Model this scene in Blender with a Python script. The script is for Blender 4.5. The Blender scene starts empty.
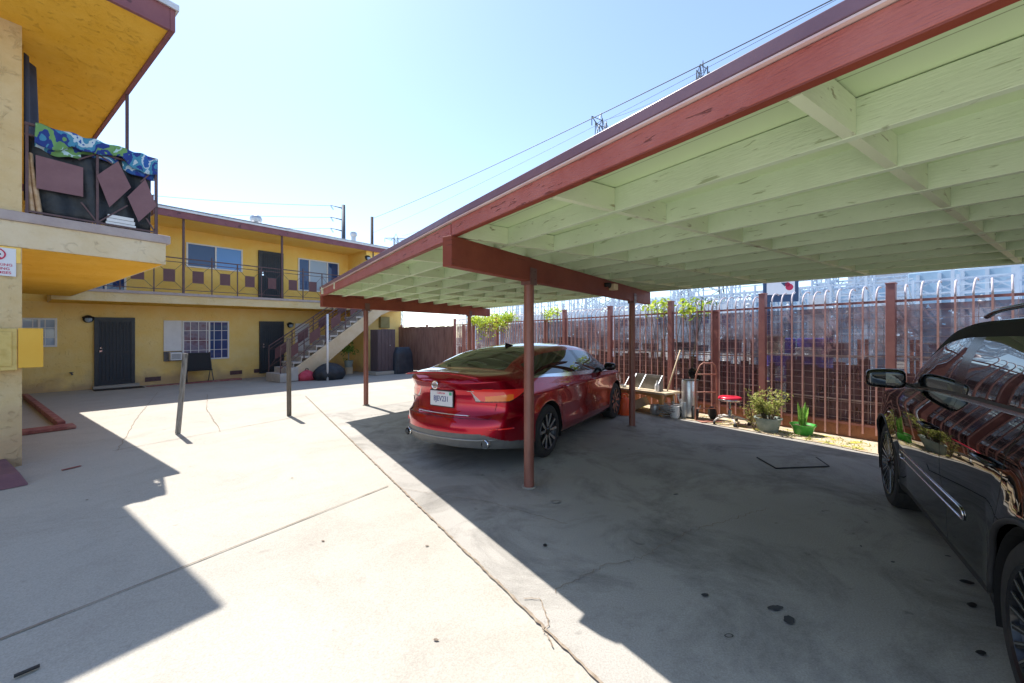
import bpy, bmesh, math, random
from mathutils import Vector, Matrix
random.seed(7)
SC = bpy.context.scene
COL = SC.collection
PI = math.pi
# ------------------------------------------------------------------ axes of the place
U = Vector((.5706, .8212, 0))      # parking direction / near building's short side
V = Vector((-.8212, .5706, 0))     # near building's long side
W = Vector((-.5846, .8113, 0))     # carport and fence direction
FW = Vector((-.579, .8153, 0))     # fence line
FB = Vector((.8153, .579, 0))      # away across the fence

# ------------------------------------------------------------------ materials
def nmat(name):
    m = bpy.data.materials.new(name); m.use_nodes = True
    nt = m.node_tree
    return m, nt, nt.nodes, nt.links, nt.nodes['Principled BSDF']

def ramp(N, stops):
    r = N.new('ShaderNodeValToRGB')
    e = r.color_ramp.elements
    while len(e) < len(stops): e.new(.5)
    for q, (p, c) in zip(e, stops):
        q.position = p
        q.color = (*c, 1) if len(c) == 3 else c
    return r

def mat(name, c1, c2=None, rough=.6, metal=0, scale=6, bump=0, bscale=40, spec=.5, coat=0, detail=6,
        stretch=None, c3=None, bstretch=None, bdist=.01, lo=.35, hi=.65):
    """noise driven colour variation + bump, in object space"""
    m, nt, N, L, P = nmat(name)
    tc = N.new('ShaderNodeTexCoord')
    def mapped(st):
        if not st: return tc.outputs['Object']
        mp = N.new('ShaderNodeMapping'); mp.inputs['Scale'].default_value = st
        L.new(tc.outputs['Object'], mp.inputs['Vector']); return mp.outputs['Vector']
    P.inputs['Base Color'].default_value = (*c1, 1)
    P.inputs['Roughness'].default_value = rough
    P.inputs['Metallic'].default_value = metal
    P.inputs['Specular IOR Level'].default_value = spec
    P.inputs['Coat Weight'].default_value = coat
    P.inputs['Coat Roughness'].default_value = .03
    if c2:
        n = N.new('ShaderNodeTexNoise'); n.inputs['Scale'].default_value = scale
        n.inputs['Detail'].default_value = detail; n.inputs['Roughness'].default_value = .62
        L.new(mapped(stretch), n.inputs['Vector'])
        st = [(lo, c1), (hi, c2)] if c3 is None else [(lo, c1), ((lo+hi)/2, c2), (hi+.08, c3)]
        r = ramp(N, st)
        L.new(n.outputs['Fac'], r.inputs['Fac']); L.new(r.outputs['Color'], P.inputs['Base Color'])
    if bump:
        n2 = N.new('ShaderNodeTexNoise'); n2.inputs['Scale'].default_value = bscale
        n2.inputs['Detail'].default_value = 5
        L.new(mapped(bstretch), n2.inputs['Vector'])
        b = N.new('ShaderNodeBump'); b.inputs['Strength'].default_value = bump; b.inputs['Distance'].default_value = bdist
        L.new(n2.outputs['Fac'], b.inputs['Height']); L.new(b.outputs['Normal'], P.inputs['Normal'])
    return m

M = {}
# stucco: trowelled lace finish
def stucco(name, c1, c2, dirt, dirt_z=None, bump=.6, fleck=.22):
    m, nt, N, L, P = nmat(name)
    tc = N.new('ShaderNodeTexCoord')
    n = N.new('ShaderNodeTexNoise'); n.inputs['Scale'].default_value = 1.3; n.inputs['Detail'].default_value = 8
    n.inputs['Roughness'].default_value = .7
    L.new(tc.outputs['Object'], n.inputs['Vector'])
    r = ramp(N, [(.38, c1), (.64, c2)]); L.new(n.outputs['Fac'], r.inputs['Fac'])
    n2 = N.new('ShaderNodeTexNoise'); n2.inputs['Scale'].default_value = 6.5; n2.inputs['Detail'].default_value = 10
    n2.inputs['Roughness'].default_value = .68; n2.inputs['Distortion'].default_value = 1.6
    L.new(tc.outputs['Object'], n2.inputs['Vector'])
    r2 = ramp(N, [(.34, (1, 1, 1)), (.43, (0, 0, 0))]); L.new(n2.outputs['Fac'], r2.inputs['Fac'])
    mx = N.new('ShaderNodeMixRGB'); mx.inputs[2].default_value = (*dirt, 1)
    L.new(r.outputs['Color'], mx.inputs[1])
    pm = N.new('ShaderNodeTexNoise'); pm.inputs['Scale'].default_value = .9; pm.inputs['Detail'].default_value = 4
    L.new(tc.outputs['Object'], pm.inputs['Vector'])
    pr = ramp(N, [(.42, (0, 0, 0)), (.66, (fleck,)*3)]); L.new(pm.outputs['Fac'], pr.inputs['Fac'])
    mm = N.new('ShaderNodeMath'); mm.operation = 'MULTIPLY'
    L.new(pr.outputs['Color'], mm.inputs[1]); L.new(r2.outputs['Color'], mm.inputs[0]); L.new(mm.outputs[0], mx.inputs[0])
    last = mx.outputs[0]
    if dirt_z is not None:      # splash stains along the foot of the wall, with a ragged upper edge
        sx = N.new('ShaderNodeSeparateXYZ'); L.new(tc.outputs['Object'], sx.inputs[0])
        n3 = N.new('ShaderNodeTexNoise'); n3.inputs['Scale'].default_value = 2.2; n3.inputs['Detail'].default_value = 7
        L.new(tc.outputs['Object'], n3.inputs['Vector'])
        a = N.new('ShaderNodeMath'); a.operation = 'MULTIPLY_ADD'; a.inputs[1].default_value = 1.1
        L.new(n3.outputs['Fac'], a.inputs[0]); L.new(sx.outputs['Z'], a.inputs[2])
        r3 = ramp(N, [(0, (1, 1, 1)), (1, (0, 0, 0))])
        mr = N.new('ShaderNodeMapRange'); mr.inputs[1].default_value = dirt_z+.35; mr.inputs[2].default_value = dirt_z+.75
        mr.inputs[3].default_value = .75; mr.inputs[4].default_value = 0
        L.new(a.outputs[0], mr.inputs[0])
        mx2 = N.new('ShaderNodeMixRGB'); mx2.inputs[2].default_value = (.50, .33, .20, 1)
        L.new(mr.outputs[0], mx2.inputs[0]); L.new(last, mx2.inputs[1]); last = mx2.outputs[0]
    L.new(last, P.inputs['Base Color'])
    P.inputs['Roughness'].default_value = .9; P.inputs['Specular IOR Level'].default_value = .2
    n4 = N.new('ShaderNodeTexNoise'); n4.inputs['Scale'].default_value = 22; n4.inputs['Detail'].default_value = 6
    L.new(tc.outputs['Object'], n4.inputs['Vector'])
    ad = N.new('ShaderNodeMath'); ad.operation = 'SUBTRACT'
    L.new(n4.outputs['Fac'], ad.inputs[0]); L.new(r2.outputs['Color'], ad.inputs[1])
    b = N.new('ShaderNodeBump'); b.inputs['Strength'].default_value = bump; b.inputs['Distance'].default_value = .012
    L.new(ad.outputs[0], b.inputs['Height']); L.new(b.outputs['Normal'], P.inputs['Normal'])
    return m

def paint_wood(name, c1, c2, worn, grain=(1, 1, 1), bump=.5):
    m, nt, N, L, P = nmat(name)
    tc = N.new('ShaderNodeTexCoord')
    mp = N.new('ShaderNodeMapping'); mp.inputs['Scale'].default_value = grain
    L.new(tc.outputs['Object'], mp.inputs['Vector'])
    n = N.new('ShaderNodeTexNoise'); n.inputs['Scale'].default_value = 3; n.inputs['Detail'].default_value = 8
    n.inputs['Roughness'].default_value = .65
    L.new(tc.outputs['Object'], n.inputs['Vector'])
    r = ramp(N, [(.35, c1), (.65, c2)]); L.new(n.outputs['Fac'], r.inputs['Fac'])
    n2 = N.new('ShaderNodeTexNoise'); n2.inputs['Scale'].default_value = 7; n2.inputs['Detail'].default_value = 8
    n2.inputs['Distortion'].default_value = .6
    L.new(mp.outputs['Vector'], n2.inputs['Vector'])
    r2 = ramp(N, [(.31, (1, 1, 1)), (.36, (0, 0, 0))]); L.new(n2.outputs['Fac'], r2.inputs['Fac'])
    mx = N.new('ShaderNodeMixRGB'); mx.inputs[2].default_value = (*worn, 1)
    L.new(r2.outputs['Color'], mx.inputs[0]); L.new(r.outputs['Color'], mx.inputs[1])
    L.new(mx.outputs[0], P.inputs['Base Color'])
    P.inputs['Roughness'].default_value = .55; P.inputs['Specular IOR Level'].default_value = .35
    n3 = N.new('ShaderNodeTexNoise'); n3.inputs['Scale'].default_value = 16; n3.inputs['Detail'].default_value = 6
    L.new(mp.outputs['Vector'], n3.inputs['Vector'])
    ad = N.new('ShaderNodeMath'); ad.operation = 'SUBTRACT'
    L.new(n3.outputs['Fac'], ad.inputs[0]); L.new(r2.outputs['Color'], ad.inputs[1])
    b = N.new('ShaderNodeBump'); b.inputs['Strength'].default_value = bump; b.inputs['Distance'].default_value = .006
    L.new(ad.outputs[0], b.inputs['Height']); L.new(b.outputs['Normal'], P.inputs['Normal'])
    return m

def concrete(name, base, base2, stain, stain_amt=.5, fine=.13):
    m, nt, N, L, P = nmat(name)
    tc = N.new('ShaderNodeTexCoord')
    def noise(s, d=8, ro=.65, dist=0):
        n = N.new('ShaderNodeTexNoise'); n.inputs['Scale'].default_value = s; n.inputs['Detail'].default_value = d
        n.inputs['Roughness'].default_value = ro; n.inputs['Distortion'].default_value = dist
        L.new(tc.outputs['Object'], n.inputs['Vector']); return n
    a = noise(.55, 9, .6); r = ramp(N, [(.35, base), (.65, base2)]); L.new(a.outputs['Fac'], r.inputs['Fac'])
    b = noise(1.1, 10, .72, .6); r2 = ramp(N, [(.47, (0, 0, 0)), (.68, (1, 1, 1))]); L.new(b.outputs['Fac'], r2.inputs['Fac'])
    mu = N.new('ShaderNodeMath'); mu.operation = 'MULTIPLY'; mu.inputs[1].default_value = stain_amt
    L.new(r2.outputs['Color'], mu.inputs[0])
    mx = N.new('ShaderNodeMixRGB'); mx.inputs[2].default_value = (*stain, 1)
    L.new(mu.outputs[0], mx.inputs[0]); L.new(r.outputs['Color'], mx.inputs[1])
    # small spots
    s = noise(7, 4, .5); r3 = ramp(N, [(.68, (0, 0, 0)), (.74, (1, 1, 1))]); L.new(s.outputs['Fac'], r3.inputs['Fac'])
    mu2 = N.new('ShaderNodeMath'); mu2.operation = 'MULTIPLY'; mu2.inputs[1].default_value = stain_amt*.6
    L.new(r3.outputs['Color'], mu2.inputs[0])
    mx2 = N.new('ShaderNodeMixRGB'); mx2.inputs[2].default_value = (*[v*.7 for v in stain], 1)
    L.new(mu2.outputs[0], mx2.inputs[0]); L.new(mx.outputs[0], mx2.inputs[1])
    # fine grain
    g = noise(110, 5, .75)
    mg = N.new('ShaderNodeMapRange'); mg.inputs[3].default_value = 1-fine*1.6; mg.inputs[4].default_value = 1+fine*1.6
    mg.inputs[1].default_value = .3; mg.inputs[2].default_value = .7
    L.new(g.outputs['Fac'], mg.inputs[0])
    mm = N.new('ShaderNodeMixRGB'); mm.blend_type = 'MULTIPLY'; mm.inputs[0].default_value = 1
    L.new(mx2.outputs[0], mm.inputs[1]); L.new(mg.outputs[0], mm.inputs[2])
    L.new(mm.outputs[0], P.inputs['Base Color'])
    P.inputs['Roughness'].default_value = .85; P.inputs['Specular IOR Level'].default_value = .25
    bm = N.new('ShaderNodeBump'); bm.inputs['Strength'].default_value = .25; bm.inputs['Distance'].default_value = .004
    gg = noise(45, 8, .7)
    L.new(gg.outputs['Fac'], bm.inputs['Height']); L.new(bm.outputs['Normal'], P.inputs['Normal'])
    return m

M['yellow'] = stucco('yellow_stucco', (.92, .63, .20), (.94, .70, .29), (.36, .20, .06), dirt_z=.25)
M['yellow_up'] = stucco('upper_yellow_stucco', (.94, .61, .14), (.95, .67, .21), (.45, .24, .05))
M['soffit'] = stucco('soffit_stucco', (.80, .43, .04), (.86, .50, .07), (.38, .20, .03), bump=.7, fleck=.30)
M['cream'] = stucco('cream_stucco', (.62, .45, .22), (.70, .55, .32), (.40, .26, .12), dirt_z=.5)
M['band'] = stucco('band_stucco', (.66, .52, .32), (.72, .60, .42), (.42, .30, .18))
M['bandfar'] = stucco('far_band_stucco', (.66, .50, .25), (.72, .58, .35), (.36, .26, .15))
M['ledge'] = mat('grey_ledge_paint', (.36, .29, .28), (.44, .37, .35), rough=.7, scale=5, bump=.3)
M['fascia_dark'] = paint_wood('plum_fascia_paint', (.20, .07, .085), (.26, .10, .11), (.12, .05, .06), grain=(1, 1, 1))
M['gutter'] = mat('roof_edge_metal', (.62, .58, .56), (.72, .7, .7), rough=.4, metal=.4)
M['rail'] = mat('plum_rail_paint', (.085, .04, .045), (.12, .06, .06), rough=.5, scale=15)
M['panel_far'] = mat('dark_plum_panel_paint', (.105, .035, .038), (.13, .05, .05), rough=.5, scale=4)
M['rail_panel'] = mat('plum_panel_paint', (.17, .075, .085), (.21, .10, .11), rough=.5, scale=4, bump=.1)
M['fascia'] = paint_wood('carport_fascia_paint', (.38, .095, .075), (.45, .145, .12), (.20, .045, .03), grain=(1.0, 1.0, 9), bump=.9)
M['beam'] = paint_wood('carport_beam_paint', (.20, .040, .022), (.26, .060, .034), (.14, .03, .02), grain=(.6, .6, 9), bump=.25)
M['flash'] = mat('plum_flashing', (.12, .055, .085), (.16, .08, .11), rough=.35, scale=3)
M['drip'] = mat('pale_drip_edge', (.65, .45, .45), (.7, .55, .52), rough=.5)
M['green'] = paint_wood('pale_green_paint', (.57, .68, .47), (.63, .74, .53), (.36, .43, .26), grain=(1, 1, 7), bump=.35)
M['green2'] = paint_wood('pale_green_block_paint', (.62, .70, .47), (.67, .75, .52), (.34, .34, .20), grain=(1, 1, 5), bump=.35)
M['post'] = mat('brown_post_paint', (.20, .07, .05), (.27, .10, .075), rough=.38, scale=9, bump=.15, bscale=60, stretch=(1, 1, .4))
M['bracket'] = mat('bracket_steel_paint', (.12, .05, .045), (.16, .07, .06), rough=.4, scale=12)
M['concrete'] = concrete('sunlit_court_concrete', (.40, .368, .312), (.45, .415, .352), (.31, .275, .23), .5)
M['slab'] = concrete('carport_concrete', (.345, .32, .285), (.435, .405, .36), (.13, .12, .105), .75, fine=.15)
M['yard'] = mat('yard_gravel', (.30, .27, .24), (.42, .40, .37), rough=.95, scale=3, bump=.5, bscale=30)
M['ground'] = mat('far_ground', (.22, .20, .17), (.32, .29, .25), rough=.95, scale=.3)
M['sand'] = mat('sandy_soil', (.40, .30, .19), (.54, .43, .30), rough=.95, scale=5, bump=.7, bscale=50, c3=(.60, .52, .40))
M['joint'] = mat('joint_filler', (.22, .16, .11), (.36, .29, .22), rough=.95, scale=30)
M['jointthin'] = mat('thin_joint', (.20, .16, .12), (.28, .23, .18), rough=.95, scale=30)
M['crack'] = mat('crack_dark', (.16, .12, .09), (.25, .19, .14), rough=.95, scale=40)
M['oil'] = mat('oil_black', (.015, .015, .015), (.03, .03, .03), rough=.5, scale=8)
M['oilfaint'] = mat('oil_grey', (.26, .235, .20), (.33, .30, .26), rough=.7, scale=8)
M['redkerb'] = mat('red_brown_kerb_paint', (.24, .075, .07), (.32, .11, .095), rough=.8, scale=7, bump=.4, c3=(.42, .24, .2))
M['purple'] = mat('purple_ramp_paint', (.14, .065, .085), (.20, .09, .11), rough=.65, scale=5, bump=.4)
M['doorblack'] = mat('security_door_black', (.022, .026, .032), (.032, .036, .045), rough=.45, scale=8)
M['doormesh'] = mat('security_mesh', (.030, .038, .048), (.045, .052, .064), rough=.7, scale=50)
M['black'] = mat('matte_black', (.018, .018, .019), rough=.7)
M['white'] = mat('white_frame_paint', (.74, .73, .72), (.80, .79, .78), rough=.5, scale=5)
M['steel'] = mat('galvanised_steel', (.42, .44, .46), (.52, .54, .56), rough=.42, metal=.6, scale=14)
M['chrome'] = mat('chrome', (.75, .75, .77), rough=.12, metal=1)
M['darkmetal'] = mat('dark_metal', (.10, .10, .11), (.15, .15, .16), rough=.5, metal=.5, scale=10)

def glassmat(name, c, rough=.04, spec=1.0):
    m, nt, N, L, P = nmat(name)
    P.inputs['Base Color'].default_value = (*c, 1); P.inputs['Roughness'].default_value = rough
    P.inputs['IOR'].default_value = 1.5; P.inputs['Specular IOR Level'].default_value = spec*.5
    return m
M['glass_dark'] = glassmat('dark_window_glass', (.03, .07, .20))  # blue of a dim sky reflection put into the glass colour
M['glass_sky'] = glassmat('sky_reflection_glass', (.12, .30, .68))  # brighter sky reflection painted as the base colour of the pane
M['glass_pale'] = glassmat('curtained_window_glass', (.36, .45, .56))

# ------------------------------------------------------------------ mesh helper
class MB:
    def __init__(s): s.v = []; s.f = []; s.m = []; s.mi = 0
    def add(s, vs, fs):
        b = len(s.v); s.v += [Vector(p) for p in vs]
        for q in fs: s.f.append(tuple(i+b for i in q)); s.m.append(s.mi)
        return s
    def box(s, x0, x1, y0, y1, z0, z1):
        vs = [(x, y, z) for z in (z0, z1) for y in (y0, y1) for x in (x0, x1)]
        return s.add(vs, [(0, 2, 3, 1), (4, 5, 7, 6), (0, 1, 5, 4), (2, 6, 7, 3), (0, 4, 6, 2), (1, 3, 7, 5)])
    def cbox(s, c, sx, sy, sz, rot=None):
        vs = []
        for z in (-.5, .5):
            for y in (-.5, .5):
                for x in (-.5, .5):
                    p = Vector((x*sx, y*sy, z*sz))
                    if rot is not None: p = rot @ p
                    vs.append(p+Vector(c))
        return s.add(vs, [(0, 2, 3, 1), (4, 5, 7, 6), (0, 1, 5, 4), (2, 6, 7, 3), (0, 4, 6, 2), (1, 3, 7, 5)])
    def bar(s, p, q, w, h, up=(0, 0, 1), z_mode='mid'):
        """rectangular bar from p to q: w across, h along up"""
        p, q = Vector(p), Vector(q); d = (q-p).normalized(); up = Vector(up)
        sd = d.cross(up)
        if sd.length < 1e-5: sd = d.cross(Vector((1, 0, 0)))
        sd.normalize(); u2 = sd.cross(d).normalized()
        if z_mode == 'vert': u2 = Vector((0, 0, 1))
        vs = []
        for e in (p, q):
            for a, b in ((-1, -1), (1, -1), (1, 1), (-1, 1)):
                vs.append(e+sd*(a*w/2)+u2*(b*h/2))
        return s.add(vs, [(0, 1, 2, 3), (7, 6, 5, 4), (0, 4, 5, 1), (1, 5, 6, 2), (2, 6, 7, 3), (3, 7, 4, 0)])
    def tube(s, pts, r, n=8, closed=False, caps=True):
        pts = [Vector(p) for p in pts]; rs = r if isinstance(r, (list, tuple)) else [r]*len(pts)
        rings = []; prev = None
        for i, p in enumerate(pts):
            if closed: t = (pts[(i+1) % len(pts)]-pts[i-1])
            else: t = pts[min(i+1, len(pts)-1)]-pts[max(i-1, 0)]
            t.normalize()
            if prev is None:
                a = Vector((0, 0, 1)) if abs(t.z) < .9 else Vector((1, 0, 0))
                x = t.cross(a).normalized()
            else: x = (prev-t*prev.dot(t)).normalized()
            prev = x; y = t.cross(x)
            rings.append([p+(x*math.cos(2*PI*k/n)+y*math.sin(2*PI*k/n))*rs[i] for k in range(n)])
        b = len(s.v)
        for rg in rings: s.v += rg
        m = len(rings)
        for i in range(m if closed else m-1):
            j = (i+1) % m
            for k in range(n):
                s.f.append((b+i*n+k, b+i*n+(k+1) % n, b+j*n+(k+1) % n, b+j*n+k)); s.m.append(s.mi)
        if caps and not closed:
            s.f.append(tuple(b+k for k in range(n))[::-1]); s.m.append(s.mi)
            s.f.append(tuple(b+(m-1)*n+k for k in range(n))); s.m.append(s.mi)
        return s
    def lathe(s, prof, c=(0, 0, 0), axis='z', n=32, rot=None, cap=True):
        """prof: list of (r, h)"""
        b = len(s.v); c = Vector(c)
        for r, h in prof:
            for k in range(n):
                a = 2*PI*k/n
                if axis == 'z': p = Vector((r*math.cos(a), r*math.sin(a), h))
                elif axis == 'y': p = Vector((r*math.cos(a), h, r*math.sin(a)))
                else: p = Vector((h, r*math.cos(a), r*math.sin(a)))
                if rot is not None: p = rot @ p
                s.v.append(c+p)
        for i in range(len(prof)-1):
            for k in range(n):
                s.f.append((b+i*n+k, b+i*n+(k+1) % n, b+(i+1)*n+(k+1) % n, b+(i+1)*n+k)); s.m.append(s.mi)
        for i in (0, len(prof)-1):
            if cap and prof[i][0] > 1e-4:
                s.f.append(tuple(b+i*n+k for k in range(n))); s.m.append(s.mi)
        return s
    def prism(s, poly, d):
        """extrude a 3-D polygon by vector d"""
        n = len(poly); d = Vector(d); vs = [Vector(p) for p in poly]+[Vector(p)+d for p in poly]
        fs = [tuple(range(n))[::-1], tuple(range(n, 2*n))]
        fs += [(i, (i+1) % n, n+(i+1) % n, n+i) for i in range(n)]
        return s.add(vs, fs)
    def quad(s, *p): return s.add(p, [tuple(range(len(p)))])
    def xf(s, fn):
        s.v = [Vector(fn(p)) for p in s.v]; return s
    def build(s, name, m, parent=None, smooth=False, bevel=0, fix=True, auto=None):
        me = bpy.data.meshes.new(name)
        me.from_pydata([tuple(p) for p in s.v], [], s.f)
        mats = m if isinstance(m, (list, tuple)) else [m]
        for q in mats: me.materials.append(q)
        if len(mats) > 1: me.polygons.foreach_set('material_index', s.m)
        if fix:
            bm = bmesh.new(); bm.from_mesh(me); bmesh.ops.recalc_face_normals(bm, faces=bm.faces); bm.to_mesh(me); bm.free()
        if smooth: me.polygons.foreach_set('use_smooth', [True]*len(me.polygons))
        me.update()
        if auto is not None:
            me.polygons.foreach_set('use_smooth', [True]*len(me.polygons))
            me.set_sharp_from_angle(angle=math.radians(auto))
        o = bpy.data.objects.new(name, me); COL.objects.link(o)
        if parent: o.parent = parent
        if bevel:
            b = o.modifiers.new('bevel', 'BEVEL'); b.width = bevel; b.segments = 2; b.limit_method = 'ANGLE'
            b.angle_limit = math.radians(40); b.harden_normals = False
        return o

def thing(name, label, cat, loc=(0, 0, 0), rotz=0, group=None):
    o = bpy.data.objects.new(name, None); COL.objects.link(o)
    o.empty_display_size = .2
    o.location = loc; o.rotation_euler = (0, 0, rotz); o['label'] = label; o['category'] = cat
    if group: o['group'] = group
    return o
def tag(o, label, cat, group=None, kind=None, loc=None, rotz=None):
    o['label'] = label; o['category'] = cat
    if group: o['group'] = group
    if kind: o['kind'] = kind
    if loc is not None: o.location = loc
    if rotz is not None: o.rotation_euler = (0, 0, rotz)
    return o
def struct(o, label=None):
    o['kind'] = 'structure'
    if label: o['label'] = label
    return o
def dup(root, loc, rotz=None, label=None):
    r = root.copy(); COL.objects.link(r); r.location = loc
    if rotz is not None: r.rotation_euler = (0, 0, rotz)
    if label: r['label'] = label
    for ch in list(root.children):
        c = ch.copy(); COL.objects.link(c); c.parent = r
        for g in list(ch.children):
            d = g.copy(); COL.objects.link(d); d.parent = c
    return r
def text_mesh(name, body, size, m, parent, loc, rot, align='CENTER', ext=.0008, sx=1.0):
    cu = bpy.data.curves.new(name, 'FONT'); cu.body = body; cu.size = size; cu.extrude = ext
    cu.align_x = align; cu.align_y = 'CENTER'; cu.offset = size*.012
    tmp = bpy.data.objects.new(name, cu); COL.objects.link(tmp)
    dg = bpy.context.evaluated_depsgraph_get(); dg.update()
    me = bpy.data.meshes.new_from_object(tmp.evaluated_get(dg))
    COL.objects.unlink(tmp); bpy.data.objects.remove(tmp)
    me.materials.clear(); me.materials.append(m)
    o = bpy.data.objects.new(name, me); COL.objects.link(o); o.parent = parent
    o.location = loc; o.rotation_euler = rot; o.scale = (sx, 1, 1)
    return o

# ------------------------------------------------------------------ camera, light, sky
cam = bpy.data.cameras.new('camera'); cam.sensor_width = 36; cam.lens = 36*390/1024
cam.shift_y = -4.5/1024; cam.clip_end = 3000; cam.clip_start = .02
co = bpy.data.objects.new('camera', cam); COL.objects.link(co)
co.location = (0, 0, 1.54); co.rotation_euler = (PI/2, 0, 0); SC.camera = co

SUNV = Vector((-.43, .45, 1.0)).normalized()
sun = bpy.data.lights.new('sun', 'SUN'); sun.energy = 3.4; sun.angle = math.radians(.5); sun.color = (1, .965, .915)
so = bpy.data.objects.new('sun', sun); COL.objects.link(so)
so.rotation_euler = SUNV.to_track_quat('Z', 'Y').to_euler(); so.location = SUNV*50
w = bpy.data.worlds.new('World'); SC.world = w; w.use_nodes = True
nt = w.node_tree; bg = nt.nodes['Background']
sky = nt.nodes.new('ShaderNodeTexSky'); sky.sky_type = 'NISHITA'; sky.sun_disc = False
sky.sun_elevation = math.asin(SUNV.z); sky.sun_rotation = math.atan2(SUNV.x, SUNV.y)
sky.air_density = 1.0; sky.dust_density = .3; sky.ozone_density = 3.0
hs = nt.nodes.new('ShaderNodeHueSaturation'); hs.inputs['Saturation'].default_value = .92
nt.links.new(sky.outputs[0], hs.inputs['Color']); nt.links.new(hs.outputs[0], bg.inputs[0]); bg.inputs[1].default_value = .125
SC.view_settings.view_transform = 'Standard'; SC.view_settings.look = 'None'
SC.view_settings.exposure = 1.28; SC.view_settings.gamma = 1

# ------------------------------------------------------------------ ground
P1 = Vector((.174, 4.0, 0))
def CP(s, t, z=0): return P1+U*t+W*s+Vector((0, 0, z))
g = MB(); n = 40
R = 900
g.quad((-R, -R, -.012), (R, -R, -.012), (R, R, -.012), (-R, R, -.012)); struct(g.build('ground', M['ground']))
# court concrete
g = MB(); g.quad((-30, -14, -.004), (9, -14, -.004), (9, 1.0, -.004), (-4.6, 20.8, -.004), (-12, 30, -.004), (-30, 30, -.004))
struct(g.build('court_pavement', M['concrete']))
def FP(s, d=0, z=0): return Vector((5.32, 5.72, 0))+FW*s+FB*d+Vector((0, 0, z))
# carport slab between the long joint and the sandy strip
J0 = Vector((.392, 1.736, 0)); Jd = Vector((-.5650, .8251, 0))
g = MB(); a = J0+Jd*-7; b = J0+Jd*7.4
g.quad(a+Vector((0, 0, 0)), FP(-8, -.80), FP(8.2, -.80), b); struct(g.build('carport_slab', M['slab']))
g = MB()
pts1 = []; pts2 = []
for i in range(90):
    s = -8+i*.25
    pts1.append(FP(s, -.72-random.uniform(0, .12), .006)); pts2.append(FP(s, .3, .006))
for i in range(89): g.quad(pts1[i], pts1[i+1], pts2[i+1], pts2[i])
struct(g.build('sandy_strip', M['sand']))
g = MB(); g.quad(FP(-40, .3, 0), FP(90, .3, 0), FP(90, 120, 0), FP(-40, 120, 0)); struct(g.build('utility_yard', M['yard']))

def strip(name, pts, w, m, z=.006, jit=.0, sub=.12, taper=False):
    g = MB(); P = []
    pts = [Vector((p[0], p[1], 0)) for p in pts]
    for a, b in zip(pts[:-1], pts[1:]):
        k = max(2, int((b-a).length/sub))
        for i in range(k): P.append(a.lerp(b, i/k))
    P.append(pts[-1])
    L = []; Rr = []
    for i, p in enumerate(P):
        t = (P[min(i+1, len(P)-1)]-P[max(i-1, 0)]).normalized(); nn = Vector((-t.y, t.x, 0))
        off = random.uniform(-jit, jit); ww = w*random.uniform(.55, 1.35) if jit else w
        if taper: ww *= max(.15, 1-i/len(P))
        L.append(p+nn*(off+ww/2)+Vector((0, 0, z))); Rr.append(p+nn*(off-ww/2)+Vector((0, 0, z)))
    for i in range(len(P)-1): g.quad(L[i], L[i+1], Rr[i+1], Rr[i])
    return struct(g.build(name, m))
strip('expansion_joint', [J0+Jd*-6, J0+Jd*10.2], .016, M['joint'], z=.008, jit=.004, sub=.03)
strip('expansion_joint', [(-2.606-1.2, 1.985-1.76), (-2.606, 1.985), (-1.28, 4.03)], .012, M['jointthin'], z=.004, jit=.001)
strip('expansion_joint', [(-5.40, 5.27), (-3.73, 8.3)], .012, M['jointthin'], z=.004, jit=.002)
strip('pavement_crack', [(-5.36, 5.3), (-7.2, 7.5), (-9.9, 10.9)], .008, M['joint'], z=.004, jit=.012)
strip('pavement_crack', [(-4.74, 6.35), (-6.5, 8.3), (-8.2, 10.5)], .010, M['joint'], z=.004, jit=.012)
strip('pavement_crack', [(.07, 2.29), (.16, 2.29), (.20, 2.10), (.17, 2.03), (.20, 1.93)], .006, M['joint'], z=.008, jit=.008, sub=.02)
strip('pavement_crack', [(-1.14, 3.95), (-.2, 3.62), (.45, 3.2)], .004, M['crack'], z=.008, jit=.01, sub=.03)
strip('pavement_crack', [(.25, 2.35), (.62, 2.62), (.92, 2.72), (1.35, 3.05), (2.3, 3.5)], .004, M['crack'], z=.008, jit=.018, sub=.03)
def blot(name, c, rx, ry, m, z=.008, ang=0, ring=False):
    g = MB(); n = 18; V_ = []
    ph = random.uniform(0, 6)
    for k in range(n):
        a = 2*PI*k/n; q = 1+.16*math.sin(2*a+ph)+random.uniform(-.10, .10)
        x, y = rx*q*math.cos(a), ry*q*math.sin(a)
        V_.append(Vector((c[0]+x*math.cos(ang)-y*math.sin(ang), c[1]+x*math.sin(ang)+y*math.cos(ang), z)))
    if ring:
        cc = Vector((c[0], c[1], z)); I_ = [cc+(p-cc)*.72 for p in V_]
        for k in range(n): g.quad(V_[k], V_[(k+1) % n], I_[(k+1) % n], I_[k])
    else: g.quad(*V_)
    return struct(g.build(name, m))
def gpx(x, y): Y = 600.6/(y-337); return ((x-512)/390*Y, Y)
for (x, y, rx, ry, an) in ((775, 609, .042, .022, .2), (789, 621, .034, .028, .4), (967, 583, .04, .022, 0), (972, 606, .03, .02, .5),
                           (981, 654, .022, .016, 0), (893, 563, .014, .01, 0), (861, 547, .012, .007, 1), (823, 512, .012, .008, 0),
                           (866, 523, .012, .007, 0), (875, 510, .014, .007, .3), (676, 495, .025, .014, .4), (948, 557, .018, .009, 0),
                           (705, 596, .02, .016, 0), (545, 546, .013, .02, 0)):
    blot('oil_stain', gpx(x, y), rx, ry, M['oil'], ang=an)
for (x, y, rx, ry, an) in ((556, 502, .045, .035, 0), (635, 540, .03, .07, .5)):
    blot('grease_mark', gpx(x, y), rx, ry, M['oilfaint'], z=.0065, ang=an)
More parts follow.
